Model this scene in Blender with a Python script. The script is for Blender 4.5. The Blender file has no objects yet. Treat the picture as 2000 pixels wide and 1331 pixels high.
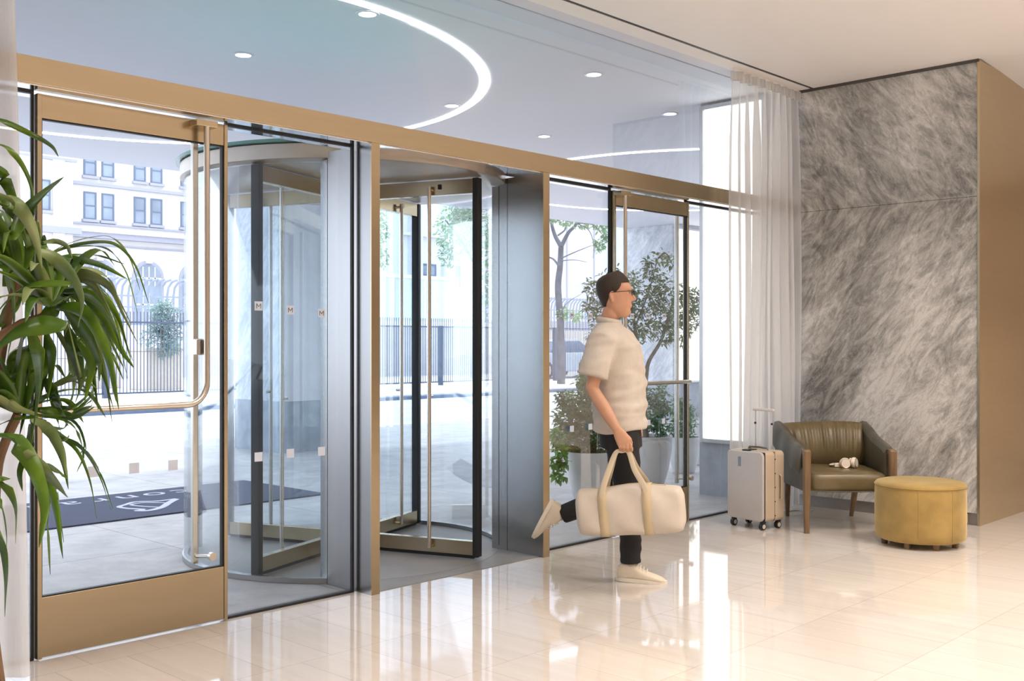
import bpy, bmesh, math, random
from mathutils import Vector, Matrix, noise

# ------------------------------------------------------------------ camera, world, light, exposure
CA, SA = 0.7246, 0.6892            # camera looks along (CA, SA, 0)
F, HZ, EYE = 2074.0, 670.0, 1.33   # focal length in px of the 2000 px frame, horizon row, eye height
sc = bpy.context.scene
C = sc.collection
cam_d = bpy.data.cameras.new('camera'); cam = bpy.data.objects.new('camera', cam_d); C.objects.link(cam)
cam.location = (0, 0, EYE); cam.rotation_euler = (math.pi/2, 0, math.atan2(SA, CA) - math.pi/2)
cam_d.sensor_width = 36; cam_d.lens = F/2000*36; cam_d.shift_y = (HZ-665.5)/2000
cam_d.clip_start = 0.05; cam_d.clip_end = 500
sc.camera = cam
w = bpy.data.worlds.new('World'); sc.world = w; w.use_nodes = True
bg = w.node_tree.nodes['Background']; bg.inputs[0].default_value = (0.82, 0.88, 1.0, 1); bg.inputs[1].default_value = 1.8
sun_d = bpy.data.lights.new('sun', 'SUN'); sun_d.energy = 1.3; sun_d.angle = math.radians(6); sun_d.color = (1, .96, .9)
sun = bpy.data.objects.new('sun', sun_d); C.objects.link(sun)
sun.rotation_euler = (math.radians(-24), math.radians(14), 0)
def area(name, loc, size, energy, color, sy=None, rot=(0, 0, 0)):
    d = bpy.data.lights.new(name, 'AREA'); d.energy = energy; d.color = color
    d.spread = math.radians(136); d.shape = 'RECTANGLE'; d.size = size; d.size_y = sy or size
    o = bpy.data.objects.new(name, d); C.objects.link(o); o.location = loc; o.rotation_euler = rot
    return o
WARM = (1.0, 0.91, 0.84)
area('lobby_light', (1.0, -1.0, 3.36), 3.2, 120, WARM)
area('lobby_light', (5.0, -1.6, 3.36), 3.6, 104, WARM)
area('lobby_light', (6.1, 1.6, 3.36), 1.0, 34, WARM)
area('lobby_light', (2.6, 1.7, 3.36), 1.0, 18, WARM)
area('lobby_light', (9.3, -1.2, 3.15), 1.6, 80, WARM)
for bx in (.25, 2.33, 3.05, 3.62, 4.27):
    d_ = bpy.data.lights.new('lobby_downlight', 'SPOT'); d_.energy = 8; d_.color = (1, .9, .78); d_.shadow_soft_size = .035; d_.spot_size = math.radians(120); d_.spot_blend = .6
    o_ = bpy.data.objects.new('lobby_downlight', d_); C.objects.link(o_); o_.location = (bx*1.225, 3.4, 3.37)
sc.view_settings.view_transform = 'Standard'; sc.view_settings.look = 'None'
sc.view_settings.exposure = 0.78; sc.view_settings.gamma = 1; sc.view_settings.use_curve_mapping = False
sc.cycles.max_bounces = 10; sc.cycles.transparent_max_bounces = 24; sc.cycles.glossy_bounces = 5
sc.cycles.sample_clamp_indirect = 6; sc.cycles.caustics_reflective = False; sc.cycles.caustics_refractive = False

# ------------------------------------------------------------------ helpers
def ray(px, py):
    a = (px-1000)/F
    return CA+SA*a, SA-CA*a, (HZ-py)/F
def atY(px, py, Y):
    x, y, z = ray(px, py); t = Y/y; return Vector((x*t, Y, EYE+z*t))
def atX(px, py, X):
    x, y, z = ray(px, py); t = X/x; return Vector((X, y*t, EYE+z*t))
def atZ(px, py, Z):
    x, y, z = ray(px, py); t = (Z-EYE)/z; return Vector((x*t, y*t, Z))
def atT(px, py, t):
    x, y, z = ray(px, py); return Vector((x*t, y*t, EYE+z*t))
def X_(px, Y): return atY(px, HZ, Y).x

def lin(h):
    if isinstance(h, str):
        h = h.lstrip('#'); h = [int(h[i:i+2], 16)/255 for i in (0, 2, 4)]
        return tuple(c/12.92 if c <= .04045 else ((c+.055)/1.055)**2.4 for c in h)
    return tuple(h[:3])
MATS = {}
def nodes(m): return m.node_tree.nodes, m.node_tree.links
def M(name, col, rough=.5, metal=0., var=.06, vscale=8., bump=0., bscale=60., stretch=(1, 1, 1), **kw):
    """Principled material whose colour and gloss vary a little through object-space noise."""
    if name in MATS: return MATS[name]
    m = bpy.data.materials.new(name); m.use_nodes = True; N, L = nodes(m); p = N['Principled BSDF']
    col = lin(col)
    tc = N.new('ShaderNodeTexCoord'); mp = N.new('ShaderNodeMapping'); mp.inputs['Scale'].default_value = stretch
    L.new(tc.outputs['Object'], mp.inputs[0])
    nz = N.new('ShaderNodeTexNoise'); nz.inputs['Scale'].default_value = vscale; nz.inputs['Detail'].default_value = 5
    L.new(mp.outputs[0], nz.inputs['Vector'])
    cr = N.new('ShaderNodeValToRGB'); e = cr.color_ramp.elements
    e[0].position = .3; e[1].position = .7
    e[0].color = (*[max(0, c*(1-var)) for c in col], 1); e[1].color = (*[min(1, c*(1+var)) for c in col], 1)
    L.new(nz.outputs[0], cr.inputs[0]); L.new(cr.outputs[0], p.inputs['Base Color'])
    p.inputs['Roughness'].default_value = rough; p.inputs['Metallic'].default_value = metal
    if bump:
        n2 = N.new('ShaderNodeTexNoise'); n2.inputs['Scale'].default_value = bscale; n2.inputs['Detail'].default_value = 4
        L.new(mp.outputs[0], n2.inputs['Vector']); b = N.new('ShaderNodeBump'); b.inputs['Strength'].default_value = bump
        b.inputs['Distance'].default_value = .01
        L.new(n2.outputs[0], b.inputs['Height']); L.new(b.outputs[0], p.inputs['Normal'])
    for k, v in kw.items():
        k = k.replace('_', ' ')
        if k in p.inputs: p.inputs[k].default_value = v
    MATS[name] = m; return m
def glass(name, tint=(.96, .985, 1), refl=1.0):
    if name in MATS: return MATS[name]
    m = bpy.data.materials.new(name); m.use_nodes = True; N, L = nodes(m); N.remove(N['Principled BSDF'])
    out = N['Material Output']; tr = N.new('ShaderNodeBsdfTransparent'); tr.inputs[0].default_value = (*tint, 1)
    gl = N.new('ShaderNodeBsdfGlossy'); gl.inputs['Roughness'].default_value = .01; gl.inputs[0].default_value = (1, 1, 1, 1)
    fr = N.new('ShaderNodeFresnel'); fr.inputs[0].default_value = 1.45
    mu = N.new('ShaderNodeMath'); mu.operation = 'MULTIPLY'; mu.inputs[1].default_value = refl
    nz = N.new('ShaderNodeTexNoise'); nz.inputs['Scale'].default_value = 1.2
    bp = N.new('ShaderNodeBump'); bp.inputs['Strength'].default_value = .02; L.new(nz.outputs[0], bp.inputs['Height']); L.new(bp.outputs[0], gl.inputs['Normal'])
    mx = N.new('ShaderNodeMixShader'); L.new(fr.outputs[0], mu.inputs[0]); L.new(mu.outputs[0], mx.inputs[0])
    L.new(tr.outputs[0], mx.inputs[1]); L.new(gl.outputs[0], mx.inputs[2]); L.new(mx.outputs[0], out.inputs[0])
    MATS[name] = m; return m
def emis(name, col, s):
    if name in MATS: return MATS[name]
    m = bpy.data.materials.new(name); m.use_nodes = True; N, L = nodes(m); N.remove(N['Principled BSDF'])
    e = N.new('ShaderNodeEmission'); e.inputs[0].default_value = (*col, 1); e.inputs[1].default_value = s
    L.new(e.outputs[0], N['Material Output'].inputs[0]); MATS[name] = m; return m
def sheer(name, col, see):
    m = bpy.data.materials.new(name); m.use_nodes = True; N, L = nodes(m); N.remove(N['Principled BSDF'])
    df = N.new('ShaderNodeBsdfDiffuse'); df.inputs[0].default_value = (*col, 1)
    tl = N.new('ShaderNodeBsdfTranslucent'); tl.inputs[0].default_value = (*col, 1)
    tr = N.new('ShaderNodeBsdfTransparent')
    a = N.new('ShaderNodeMixShader'); a.inputs[0].default_value = .5; L.new(df.outputs[0], a.inputs[1]); L.new(tl.outputs[0], a.inputs[2])
    # seen edge-on the weave closes up, as voile does
    lw = N.new('ShaderNodeLayerWeight'); lw.inputs[0].default_value = .35
    mr = N.new('ShaderNodeMapRange'); mr.inputs['To Min'].default_value = see; mr.inputs['To Max'].default_value = see*.25
    L.new(lw.outputs['Facing'], mr.inputs[0])
    nz = N.new('ShaderNodeTexNoise'); nz.inputs['Scale'].default_value = 40
    ad = N.new('ShaderNodeMath'); ad.operation = 'MULTIPLY_ADD'; ad.inputs[1].default_value = .1; L.new(nz.outputs[0], ad.inputs[0]); L.new(mr.outputs[0], ad.inputs[2])
    b = N.new('ShaderNodeMixShader'); L.new(ad.outputs[0], b.inputs[0]); L.new(a.outputs[0], b.inputs[1]); L.new(tr.outputs[0], b.inputs[2])
    L.new(b.outputs[0], N['Material Output'].inputs[0]); return m

def obj(name, bm, mat, parent=None, smooth=False, bevel=0., sharp=35):
    me = bpy.data.meshes.new(name)
    bmesh.ops.recalc_face_normals(bm, faces=bm.faces); bm.to_mesh(me); bm.free()
    if mat: me.materials.append(mat)
    if smooth:
        for p in me.polygons: p.use_smooth = True
        me.set_sharp_from_angle(angle=math.radians(sharp))
    o = bpy.data.objects.new(name, me); C.objects.link(o)
    if parent: o.parent = parent
    if bevel:
        b = o.modifiers.new('bevel', 'BEVEL'); b.width = bevel; b.segments = 2; b.limit_method = 'ANGLE'
    return o
def tag(o, label=None, cat=None, group=None, kind=None):
    if label: o['label'] = label
    if cat: o['category'] = cat
    if group: o['group'] = group
    if kind: o['kind'] = kind
    return o
def empty(name, label, cat, loc=(0, 0, 0), rz=0, group=None, kind=None):
    o = bpy.data.objects.new(name, None); C.objects.link(o); o.location = loc; o.rotation_euler = (0, 0, rz); o.empty_display_size = .05
    return tag(o, label, cat, group, kind)
def copy_tree(o, parent=None):
    c = o.copy(); C.objects.link(c); c.parent = parent
    for ch in list(o.children): copy_tree(ch, c)
    return c
def box(bm, x0, x1, y0, y1, z0, z1, mat=None):
    vs = [bm.verts.new((x, y, z)) for x in (x0, x1) for y in (y0, y1) for z in (z0, z1)]
    if mat is not None:
        for v in vs: v.co = mat @ v.co
    for f in ((0, 1, 3, 2), (4, 6, 7, 5), (0, 4, 5, 1), (2, 3, 7, 6), (0, 2, 6, 4), (1, 5, 7, 3)):
        bm.faces.new([vs[i] for i in f])
    return bm
def Bx(*a, **k): return box(bmesh.new(), *a, **k)
def tube(bm, pts, r, seg=10, caps=True, flat=None):
    pts = [Vector(p) for p in pts]; n = len(pts)
    rr = r if isinstance(r, (list, tuple)) else [r]*n
    prev = None; rings = []
    for i, p in enumerate(pts):
        d = (pts[min(i+1, n-1)]-pts[max(i-1, 0)]).normalized()
        if prev is None:
            u = d.orthogonal().normalized() if flat is None else (Vector(flat)-d*Vector(flat).dot(d)).normalized()
        else:
            u = (prev-d*prev.dot(d)).normalized()
        prev = u; v = d.cross(u)
        q = rr[i]; qa, qb = q if isinstance(q, tuple) else (q, q)
        rings.append([bm.verts.new(p+u*qa*math.cos(2*math.pi*k/seg)+v*qb*math.sin(2*math.pi*k/seg)) for k in range(seg)])
    for a, b in zip(rings, rings[1:]):
        for k in range(seg): bm.faces.new((a[k], a[(k+1) % seg], b[(k+1) % seg], b[k]))
    if caps: bm.faces.new(rings[0][::-1]); bm.faces.new(rings[-1])
    return bm
def Tb(*a, **k): return tube(bmesh.new(), *a, **k)
def lathe(bm, prof, seg=40, c=(0, 0, 0), closed=False):
    rings = []
    for r, z in prof:
        if r < 1e-5: rings.append([bm.verts.new((c[0], c[1], c[2]+z))]*seg)
        else: rings.append([bm.verts.new((c[0]+r*math.cos(2*math.pi*k/seg), c[1]+r*math.sin(2*math.pi*k/seg), c[2]+z)) for k in range(seg)])
    for a, b in zip(rings, rings[1:]):
        for k in range(seg):
            f = []
            for v in (a[k], a[(k+1) % seg], b[(k+1) % seg], b[k]):
                if v not in f: f.append(v)
            if len(f) > 2: bm.faces.new(f)
    return bm
def Lt(*a, **k): return lathe(bmesh.new(), *a, **k)
def prism(bm, pts, lo, hi, axis='z'):
    def P(a, b, h): return {'z': (a, b, h), 'y': (a, h, b), 'x': (h, a, b)}[axis]
    A = [bm.verts.new(P(a, b, lo)) for a, b in pts]; B = [bm.verts.new(P(a, b, hi)) for a, b in pts]
    n = len(pts)
    for i in range(n): bm.faces.new((A[i], A[(i+1) % n], B[(i+1) % n], B[i]))
    bm.faces.new(A[::-1]); bm.faces.new(B); return bm
def loft(bm, rings, seg=24, caps=True):
    """rings: (cx, cy, cz, rx, ry[, power]) horizontal super-ellipses"""
    R = []
    for q in rings:
        cx, cy, cz, rx, ry = q[:5]; pw = q[5] if len(q) > 5 else 2
        row = []
        for k in range(seg):
            a = 2*math.pi*k/seg; c, s = math.cos(a), math.sin(a)
            row.append(bm.verts.new((cx+rx*math.copysign(abs(c)**(2/pw), c), cy+ry*math.copysign(abs(s)**(2/pw), s), cz)))
        R.append(row)
    for a, b in zip(R, R[1:]):
        for k in range(seg): bm.faces.new((a[k], a[(k+1) % seg], b[(k+1) % seg], b[k]))
    if caps: bm.faces.new(R[0][::-1]); bm.faces.new(R[-1])
    return bm
def ball(bm, c, r, seg=16, rot=None):
    r = (r, r, r) if not isinstance(r, (tuple, list)) else r
    m = Matrix.Translation(Vector(c)) @ (rot or Matrix()) @ Matrix.Diagonal((*r, 1))
    bmesh.ops.create_uvsphere(bm, u_segments=seg, v_segments=max(6, seg//2), radius=1, matrix=m); return bm
def remesh(bm, voxel, smooth=2, name='tmp'):
    """merge overlapping closed shells into one continuous surface"""
    me = bpy.data.meshes.new(name); bmesh.ops.recalc_face_normals(bm, faces=bm.faces); bm.to_mesh(me); bm.free()
    o = bpy.data.objects.new(name, me); C.objects.link(o)
    r = o.modifiers.new('r', 'REMESH'); r.mode = 'VOXEL'; r.voxel_size = voxel
    if smooth: s = o.modifiers.new('s', 'SMOOTH'); s.factor = .5; s.iterations = smooth
    dg = bpy.context.evaluated_depsgraph_get(); dg.update()
    em = bpy.data.meshes.new_from_object(o.evaluated_get(dg)); out = bmesh.new(); out.from_mesh(em)
    bpy.data.objects.remove(o); bpy.data.meshes.remove(me); bpy.data.meshes.remove(em); return out
def cat(pts, n=8):
    """Catmull-Rom through points"""
    P = [Vector(p) for p in pts]; P = [2*P[0]-P[1]]+P+[2*P[-1]-P[-2]]; out = []
    for i in range(1, len(P)-2):
        for k in range(n):
            t = k/n; a, b, c, d = P[i-1:i+3]
            out.append(.5*((2*b)+(c-a)*t+(2*a-5*b+4*c-d)*t*t+(3*b-a-3*c+d)*t**3))
    out.append(P[-2]); return out

# ------------------------------------------------------------------ materials
warm_steel = M('warm_reflection_steel', (.51, .42, .285), .24, 1., .02, 3., stretch=(1, 1, 14), bump=.012, bscale=90)  # the lobby's warm reflection is put into this steel's colour
steel = M('brushed_steel', (.37, .36, .355), .26, 1., .015, 3., stretch=(14, 14, 1), bump=.01, bscale=90)
steel_h = M('bright_steel', (.68, .63, .56), .25, 1., .05, 6.)
dark = M('black_rubber', (.012, .013, .014), .5)
clear = glass('clear_glass', refl=.22)
drumglass = glass('curved_glass', (.93, .96, .975), refl=.5)
green = M('green_glass_edge', (.12, .30, .28), .15, var=.15)
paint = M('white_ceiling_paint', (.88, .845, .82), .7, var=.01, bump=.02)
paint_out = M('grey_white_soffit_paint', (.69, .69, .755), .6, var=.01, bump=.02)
decal_m = M('frosted_decal', (.60, .66, .78), .5)
stone = M('grey_plinth_stone', (.30, .33, .38), .6, var=.18, vscale=6, bump=.05)
concrete = M('pale_concrete', (.62, .62, .63), .75, var=.08, vscale=3, bump=.1)

def marble(name, ymul, zseam, base=((.15, .147, .135), (.41, .395, .365), (.70, .68, .64)), ax='Y'):
    m = bpy.data.materials.new(name); m.use_nodes = True; N, L = nodes(m); p = N['Principled BSDF']
    def math_(op, a, b=None):
        n = N.new('ShaderNodeMath'); n.operation = op
        for i, v in enumerate((a, b)):
            if v is None: continue
            if isinstance(v, (int, float)): n.inputs[i].default_value = v
            else: L.new(v, n.inputs[i])
        return n.outputs[0]
    g = N.new('ShaderNodeNewGeometry'); sp = N.new('ShaderNodeSeparateXYZ'); L.new(g.outputs['Position'], sp.inputs[0])
    s = math_('MULTIPLY', sp.outputs[ax], ymul)
    zz = math_('ABSOLUTE', math_('SUBTRACT', sp.outputs['Z'], zseam))       # slabs are book-matched about the seam
    th = math.radians(54)
    al = math_('SUBTRACT', math_('MULTIPLY', s, math.cos(th)), math_('MULTIPLY', zz, math.sin(th)))   # along the veins
    ac = math_('ADD', math_('MULTIPLY', s, math.sin(th)), math_('MULTIPLY', zz, math.cos(th)))         # across them
    def nz(sa, sc_, det=8, rough=.6, dist=0., off=0.):
        cb = N.new('ShaderNodeCombineXYZ'); L.new(math_('MULTIPLY', al, sa), cb.inputs[0]); L.new(math_('MULTIPLY', ac, sc_), cb.inputs[1]); cb.inputs[2].default_value = off
        n = N.new('ShaderNodeTexNoise'); n.inputs['Scale'].default_value = 1; n.inputs['Detail'].default_value = det
        n.inputs['Roughness'].default_value = rough; n.inputs['Distortion'].default_value = dist
        L.new(cb.outputs[0], n.inputs['Vector']); return n.outputs[0]
    def mr(v, a, b, c=0., d=1.):
        n = N.new('ShaderNodeMapRange'); n.inputs['From Min'].default_value = a; n.inputs['From Max'].default_value = b
        n.inputs['To Min'].default_value = c; n.inputs['To Max'].default_value = d; L.new(v, n.inputs[0]); return n.outputs[0]
    big = nz(.55, 1.9, 5, .5, 1.0, 5.2); mid = nz(3.0, 7.5, 10, .66, 1.9, 7.7); fine = nz(13, 30, 10, .72, 1.2, 1.3)
    v = math_('ADD', math_('MULTIPLY', mr(big, .36, .64), .42), math_('ADD', math_('MULTIPLY', mr(mid, .34, .64), .40), math_('MULTIPLY', mr(fine, .3, .7), .28)))
    cr = N.new('ShaderNodeValToRGB'); e = cr.color_ramp.elements; e[0].position = .2; e[1].position = .82; e.new(.52)
    for k, i in enumerate((0, 1, 2)): cr.color_ramp.elements[i].color = (*base[k], 1)
    L.new(v, cr.inputs[0])
    rid = math_('ABSOLUTE', math_('SUBTRACT', nz(1.3, 4.5, 8, .66, 2.4, 12.), .5))
    vein = mr(rid, .0, .014, .30, 0.)
    dk = math_('ABSOLUTE', math_('SUBTRACT', nz(2.0, 7, 8, .66, 2.0, 21.), .52)); dkv = mr(dk, .0, .03, .30, 0.)
    mx = N.new('ShaderNodeMix'); mx.data_type = 'RGBA'; L.new(dkv, mx.inputs[0]); L.new(cr.outputs[0], mx.inputs[6]); mx.inputs[7].default_value = (*[c*1.1 for c in base[0]], 1)
    m2 = N.new('ShaderNodeMix'); m2.data_type = 'RGBA'; L.new(vein, m2.inputs[0]); L.new(mx.outputs[2], m2.inputs[6]); m2.inputs[7].default_value = (*base[2], 1)
    L.new(m2.outputs[2], p.inputs['Base Color']); p.inputs['Roughness'].default_value = .35
    MATS[name] = m; return m
marble_in = marble('grey_veined_marble', -1, 2.396)
marble_out = marble('bluish_lit_marble', -1, 5.0, ((.34, .37, .42), (.52, .55, .60), (.74, .76, .8)))  # bluish outdoor light is painted into these marble colours

def tiles(name, bw, rh, ox, oy, c1, c2, mort, msize, rough, spec=.5, streak=True, offset=.5, bump=0.):
    m = bpy.data.materials.new(name); m.use_nodes = True; N, L = nodes(m); p = N['Principled BSDF']
    g = N.new('ShaderNodeNewGeometry'); mp = N.new('ShaderNodeMapping'); mp.inputs['Location'].default_value = (ox, oy, 0)
    L.new(g.outputs['Position'], mp.inputs[0])
    b = N.new('ShaderNodeTexBrick'); b.offset = offset; b.inputs['Scale'].default_value = 1
    b.inputs['Brick Width'].default_value = bw; b.inputs['Row Height'].default_value = rh
    b.inputs['Mortar Size'].default_value = msize; b.inputs['Mortar Smooth'].default_value = .3
    b.inputs['Color1'].default_value = (*c1, 1); b.inputs['Color2'].default_value = (*c2, 1); b.inputs['Mortar'].default_value = (*mort, 1)
    L.new(mp.outputs[0], b.inputs['Vector'])
    m2 = N.new('ShaderNodeMapping'); m2.inputs['Scale'].default_value = (16, 1.1, 1) if streak else (3, 3, 3)
    m2.inputs['Rotation'].default_value = (0, 0, .05); L.new(g.outputs['Position'], m2.inputs[0])
    n = N.new('ShaderNodeTexNoise'); n.inputs['Scale'].default_value = 1.0 if streak else 1.; n.inputs['Detail'].default_value = 8
    n.inputs['Roughness'].default_value = .65; n.inputs['Distortion'].default_value = .4; L.new(m2.outputs[0], n.inputs['Vector'])
    r = N.new('ShaderNodeMapRange'); r.inputs['From Min'].default_value = .3; r.inputs['From Max'].default_value = .7
    r.inputs['To Min'].default_value = .92 if streak else .72; r.inputs['To Max'].default_value = 1.035 if streak else 1.12; L.new(n.outputs[0], r.inputs[0])
    mx = N.new('ShaderNodeMix'); mx.data_type = 'RGBA'; mx.blend_type = 'MULTIPLY'; mx.inputs[0].default_value = 1
    L.new(b.outputs['Color'], mx.inputs[6]); L.new(r.outputs[0], mx.inputs[7]); L.new(mx.outputs[2], p.inputs['Base Color'])
    p.inputs['Roughness'].default_value = rough; p.inputs['Specular IOR Level'].default_value = spec
    MATS[name] = m; return m
floor_m = tiles('cream_marble_tiles', .305, .61, -4.12+.305*20, -2.455+.61*20, (.66, .60, .54), (.62, .56, .50), (.50, .44, .37), .0022, .045, .8)
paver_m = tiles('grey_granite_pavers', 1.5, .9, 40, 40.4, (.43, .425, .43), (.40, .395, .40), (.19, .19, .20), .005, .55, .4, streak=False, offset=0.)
walk_m = tiles('sunlit_sidewalk_slabs', 1.8, 1.2, 40, 40.2, (.78, .77, .75), (.72, .71, .70), (.45, .45, .45), .01, .8, .3, streak=False, offset=0.)  # near-white slabs carry the sunlit brightness in their colour

def struct(name, bm, mat, parent=None, label=None, **k):
    o = obj(name, bm, mat, parent, **k)
    if parent is None: o['kind'] = 'structure'
    if label: o['label'] = label
    return o

# ------------------------------------------------------------------ the setting
FY = 4.52            # plane of the glass front
ZI, ZO = 3.39, 3.42  # ceiling inside, soffit outside
WX = 7.916           # face of the marble wall
# floors
struct('floor', Bx(-3, 12, -6, FY, -.12, 0), floor_m, label='polished cream marble tile floor of the lobby')
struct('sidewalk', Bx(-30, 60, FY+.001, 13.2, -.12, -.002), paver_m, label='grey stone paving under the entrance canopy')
road = M('overexposed_asphalt', (.50, .51, .53), .85, var=.1, vscale=1.2, bump=.2, bscale=40)  # grey lightened to paint in the overexposed daylight on the street
struct('road', Bx(-60, 220, 13.2, 19.7, -.3, -.05), road, label='pale asphalt street beyond the sidewalk')
struct('kerb', Bx(-60, 220, 13.2, 13.35, -.3, .0), concrete, label='concrete kerb of the near sidewalk')
curb_m = M('shaded_kerb_stone', (.12, .16, .24), .7, var=.12)  # kerb face in shadow, its shade painted in as dark blue-grey
struct('kerb', Bx(-60, 220, 19.55, 19.7, -.3, .03), curb_m, label='kerb of the far sidewalk, its shaded face painted dark blue-grey')
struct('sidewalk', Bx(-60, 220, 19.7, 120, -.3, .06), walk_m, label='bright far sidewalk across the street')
# ceilings
s0 = .075
struct('ceiling', Bx(-3, WX, -6, 4.148, ZI, ZI+.3), paint, label='smooth white lobby ceiling')
bm = bmesh.new()
vv = [bm.verts.new(v) for v in ((WX, -6, ZI+.015), (12, -6, ZI-.3), (12, 2.858, ZI-.3), (WX, 2.858, ZI+.015),
                                (WX, -6, ZI+.3), (12, -6, ZI+.3), (12, 2.858, ZI+.3), (WX, 2.858, ZI+.3))]
for f in ((0, 1, 2, 3), (4, 7, 6, 5), (0, 4, 5, 1), (3, 2, 6, 7), (0, 3, 7, 4), (1, 5, 6, 2)): bm.faces.new([vv[i] for i in f])
struct('ceiling', bm, paint, label='gently sloping white ceiling beside the bronze panel')
struct('ceiling', Bx(-3, WX, 4.182, 4.33, ZI, ZI+.3), paint, label='narrow white ceiling strip outside the dark slot')
struct('trim_1', Bx(-3, WX, 4.148, 4.182, ZI+.004, ZI+.3), dark, label='black strip painting the shade of the ceiling slot above the curtains')  # black fill paints the shade inside the slot
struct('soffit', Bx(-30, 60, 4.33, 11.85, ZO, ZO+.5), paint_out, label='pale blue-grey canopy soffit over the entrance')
# marble return wall with the bronze end panel; it carries on outside past the glass
struct('wall_right', Bx(WX, 8.7, 2.862, 5.24, .09, ZI+.03), marble_in, label='grey book-matched marble wall beside the armchair')
struct('baseboard_right', Bx(WX+.02, 8.6, 2.87, FY, 0, .09), M('baseboard_bronze', (.33, .30, .27), .35, .8), label='recessed dark metal baseboard under the marble')
struct('trim_3', Bx(WX-.001, WX+.03, 2.86, FY, 2.394, 2.397), dark, label='thin seam between the marble slabs')
bm = prism(bmesh.new(), [(WX-.012, 0), (12, 0), (12, ZI-.05), (WX-.012, ZI-.012)], 2.845, 2.862, 'y')
struct('wall_panel', bm, M('bronze_wall_panel', (.60, .48, .31), .22, 1., .02, 3., stretch=(1, 1, 14), bump=.02), label='brushed bronze wall panel at the right edge')
struct('trim_4', Bx(WX-.02, WX+.01, 2.85, FY, ZI-.02, ZI+.005), M('reveal_shade_dark', (.10, .09, .08), .4, .6), label='dark strip painting the shadow line above the marble')  # dark strip paints the shade in the reveal over the marble
o = obj('floor_box_cover', Bx(WX-.006, WX+.02, 2.93, 3.02, .012, .078), steel_h, bevel=.003)
tag(o, 'small square metal outlet cover low on the marble wall\'s baseboard beside the bronze panel', 'outlet cover')
# the lobby behind the camera
warm_wall = M('warm_plaster', (.66, .58, .50), .7, var=.08, vscale=2)
struct('wall_back', Bx(-3, 12, -6.2, -6, 0, 3.7), warm_wall)
struct('wall_left', Bx(-3.2, -3, -6.2, FY, 0, 3.7), warm_wall)
struct('wall_end', Bx(12, 12.2, -6.2, 2.86, 0, 3.7), warm_wall)

# ------------------------------------------------------------------ the glass front
def pane(name, x0, x1, z0, z1, label, y=FY):
    f = struct(name, Bx(x0, x1, y-.006, y+.006, z0, z1), clear, label=label)
    return f
x = lambda px: X_(px, FY)
xa, xb = x(62), x(440)
xc, xd = x(688), 4.889
x2a, x2b = x(1190), x(1338)
ZB, ZT = 2.385, 2.497
w1 = pane('window_1', -3, xa-.008, .01, ZB, 'clear glass sidelight left of the first door')
w2 = pane('window_2', xb+.008, xc-.008, .01, ZB, 'clear glass sidelight between the first door and the revolving door')
w3 = pane('window_3', 4.945, x2a-.006, .01, ZB, 'clear glass sidelight between the steel pier and the second door')
w4 = pane('window_4', x2b+.004, WX, .01, ZB, 'clear glass sidelight behind the curtain and suitcase')
w5 = pane('window_5', -3, WX, ZT, ZO, 'clear glass transom above the header beam')
struct('trim_5', Bx(xb, xc, FY-.01, FY+.02, 0, .012), dark, w2, 'black bottom gasket')
struct('trim_6', Bx(xb, xc, FY-.012, FY+.012, ZB-.012, ZB), dark, w2, 'black head gasket')
struct('gasket', Bx(xc-.008, xc+.006, FY-.008, FY+.008, 0, ZB), dark, w2)
struct('gasket', Bx(xb-.001, xb+.006, FY-.008, FY+.008, 0, ZB), dark, w2)
struct('gasket', Bx(xa-.006, xa+.006, FY-.008, FY+.006, 0, ZB), dark, w1)
struct('gasket', Bx(-3, xa, FY-.012, FY+.012, ZB-.012, ZB), dark, w1)
struct('gasket', Bx(-3, xa, FY-.012, FY+.012, 0, .012), dark, w1)
struct('gasket', Bx(4.945, x2a, FY-.012, FY+.012, ZB-.014, ZB), dark, w3)
struct('gasket', Bx(4.945, x2a, FY-.012, FY+.012, 0, .012), dark, w3)
struct('gasket', Bx(x2a-.006, x2a+.009, FY-.008, FY+.008, 0, ZB), dark, w3)
struct('gasket', Bx(x2b, WX, FY-.012, FY+.012, 0, .012), dark, w4)
struct('gasket', Bx(x2b, WX, FY-.012, FY+.012, ZB-.014, ZB), dark, w4)
# frosted safety squares
def decal(parent, px, py, s=.045, y=FY-.009, letter=False):
    p = atY(px, py, y); o = obj('decal', Bx(p.x-s/2, p.x+s/2, y-.0006, y+.0006, p.z-s/2, p.z+s/2), decal_m, parent)
    if letter:
        q = p.z; t = s*.26; b = bmesh.new(); yy = y-.0012
        for a, c in (((-t, -t), (-t, t)), ((-t, t), (0, -t*.3)), ((0, -t*.3), (t, t)), ((t, t), (t, -t))):
            tube(b, [(p.x+a[0], yy, q+a[1]), (p.x+c[0], yy, q+c[1])], .0016, 5)
        obj('monogram', b, M('monogram_grey', (.10, .11, .13), .5), o)
    return o
decal(w2, 505, 598, letter=True); decal(w2, 505, 893); decal(w2, 567, 886); decal(w2, 628, 882)
decal(w2, 567, 606, letter=True); decal(w2, 628, 612, letter=True)
for px, py in ((1117, 838), (1153, 834)): decal(w3, px, py, .04)
decal(w3, 1117, 616, .04, letter=True); decal(w3, 1153, 618, .04, letter=True)
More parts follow.
